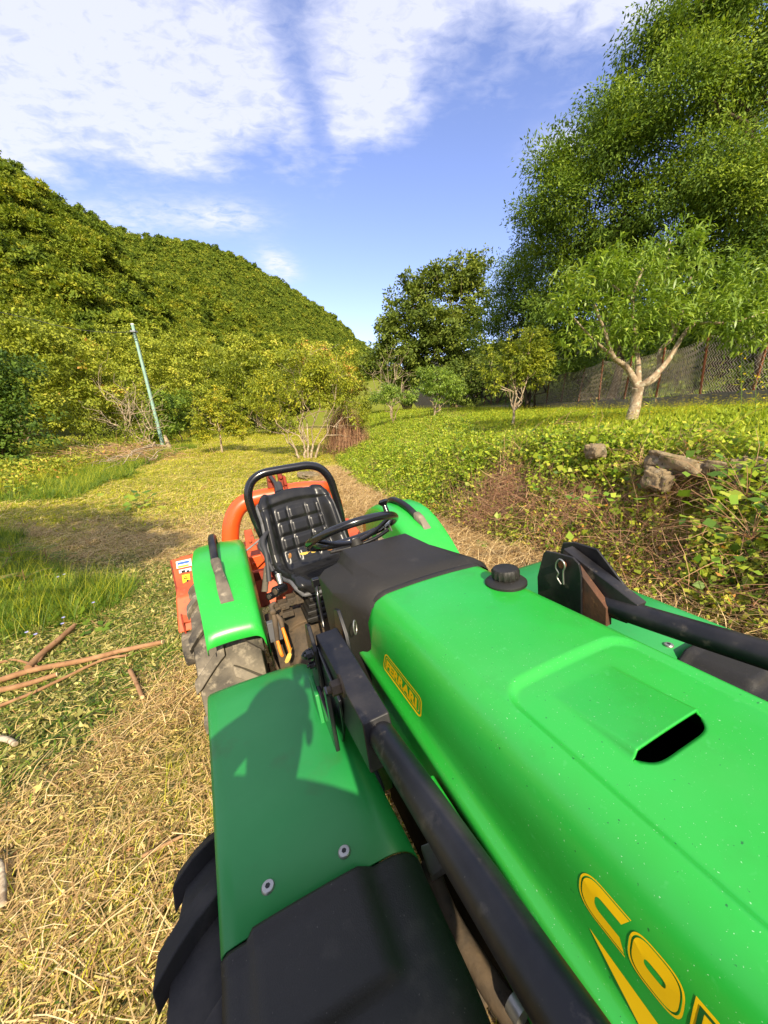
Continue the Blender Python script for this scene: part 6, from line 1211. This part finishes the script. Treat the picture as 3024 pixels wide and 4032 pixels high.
# ---------------------------------------------------------------- the person taking the photograph, standing at the front wheel
def person():
    bp_ = np.array([-.08, -.22, 0.0]); z0 = float(gz(bp_[0], bp_[1])); rt = empty('person', (bp_[0], bp_[1], z0)); rt.scale = (1.04, 1, 1.02); tag(rt, 'person in dark work jacket standing at the front left wheel with both arms raised', 'person')
    def skin(name, P, E, R, m, sub=2):
        me = bpy.data.meshes.new(name); me.from_pydata(P, E, []); me.materials.append(m); o = bpy.data.objects.new(name, me); COL.objects.link(o); o.parent = rt
        s = o.modifiers.new('skin', 'SKIN'); s.use_smooth_shade = True
        for v, r in zip(me.skin_vertices[0].data, R): v.radius = r if hasattr(r, '__len__') else (r, r)
        me.skin_vertices[0].data[0].use_root = True; q = o.modifiers.new('sub', 'SUBSURF'); q.levels = sub; q.render_levels = sub; return o
    sk_ = mat('skin', (.48, .27, .18), .55); jk = mat('dark_jacket', (.03, .04, .06), .9, bump=(60, .4, .004)); tr = mat('work_trousers', (.05, .05, .055), .9, bump=(50, .4, .004)); hr = mat('dark_hair', (.03, .02, .015), .7); bt = mat('boots', (.06, .04, .03), .7)
    P = [(0, 0, .98), (0, 0, 1.10), (0, 0, 1.25), (0, .0, 1.40), (0, .01, 1.50), (0, .02, 1.57), (0, .03, 1.66), (0, .03, 1.74),
         (-.10, 0, .92), (-.11, .01, .52), (-.12, -.02, .10), (-.12, .10, .05), (.10, 0, .92), (.11, .02, .52), (.12, .0, .10), (.12, .12, .05),
         (-.20, 0, 1.46), (-.27, .07, 1.36), (-.17, .11, 1.55), (.012, .12, 1.72), (.19, 0, 1.43), (.30, .05, 1.30), (.24, .10, 1.52), (.152, .12, 1.72)]
    E = [(0, 1), (1, 2), (2, 3), (3, 4), (4, 5), (5, 6), (6, 7), (0, 8), (8, 9), (9, 10), (10, 11), (0, 12), (12, 13), (13, 14), (14, 15), (3, 16), (16, 17), (17, 18), (18, 19), (3, 20), (20, 21), (21, 22), (22, 23)]
    R = [(.17, .10), (.165, .09), (.18, .09), (.18, .09), (.06, .06), (.055, .06), (.085, .10), (.075, .09), (.10, .10), (.07, .07), (.05, .05), (.045, .035), (.10, .10), (.07, .07), (.05, .05), (.045, .035), (.085, .085), (.075, .075), (.062, .062), (.028, .028), (.085, .085), (.075, .075), (.062, .062), (.028, .028)]
    skin('body', P, E, R, sk_)
    J = [0, 1, 2, 3, 16, 17, 18, 20, 21, 22]; jm = {k: i for i, k in enumerate(J)}; skin('jacket', [P[k] for k in J], [(jm[a], jm[b]) for a, b in E if a in jm and b in jm], [tuple(np.array(R[k])*1.28+.022) for k in J], jk)
    J = [0, 8, 9, 10, 12, 13, 14]; jm = {k: i for i, k in enumerate(J)}; skin('trousers', [P[k] for k in J], [(jm[a], jm[b]) for a, b in E if a in jm and b in jm], [tuple(np.array(R[k])*1.14+.01) for k in J], tr)
    for s in (-1, 1):
        mb = MB(); mb.ball((s*.12, .06, .05), .07, 0, 9, (.75, 2.0, .8)); mb.build('boot', bt, rt, smooth=80)
        mb = MB(); mb.ball((s*.088, .03, 1.68), .03, 0, 7, (.35, .7, 1)); mb.build('ear', sk_, rt, smooth=80)
        mb = MB(); mb.ball((s*.032, .118, 1.70), .012, 0, 6); mb.build('eye', M['white'], rt, smooth=80)
    mb = MB(); mb.ball((0, .015, 1.735), .105, 0, 12, (.88, 1.05, .75)); mb.build('hair', hr, rt, smooth=80)
    mb = MB(); mb.ball((0, .135, 1.67), .018, 0, 6, (.7, 1, 1.4)); mb.build('nose', sk_, rt, smooth=80)
    for hx, sgn in ((.012, 1), (.144, -1)):     # five separate fingers closing on the phone
        w0 = np.array([hx, .125, 1.74])
        mb = MB(); mb.ball(tuple(w0+[sgn*.02, .02, .05]), .042, 0, 9, (.5, .9, 1.1)); mb.build('hand', sk_, rt, smooth=80)
        for k in range(4):
            f0 = w0+[sgn*.02, .035, .025+.021*k]; Lf = (.055, .068, .072, .065)[k]; mb = MB(); mb.tube([f0, f0+[sgn*.005, Lf*.5, .002], f0+[sgn*.03, Lf*.62, .003], f0+[sgn*.05, Lf*.5, .003]], [.0095, .009, .008, .007], 8, sub=3); mb.build('finger', sk_, rt, smooth=80)
        t0 = w0+[sgn*.015, .0, .06]; mb = MB(); mb.tube([t0, t0+[sgn*.02, .0, .03], t0+[sgn*.045, .012, .045]], [.012, .011, .009], 8, sub=3); mb.build('thumb', sk_, rt, smooth=80)
    ph = MB(); c = np.array([.08, .185, 1.80]); ph.box(c[0]-.037, c[0]+.037, c[1]-.004, c[1]+.004, c[2]-.078, c[2]+.078); o = ph.build('phone', M['black'], None, bevel=.003, loc=(bp_[0], bp_[1], z0)); tag(o, 'black phone held upright in both raised hands of the person', 'phone')
person()
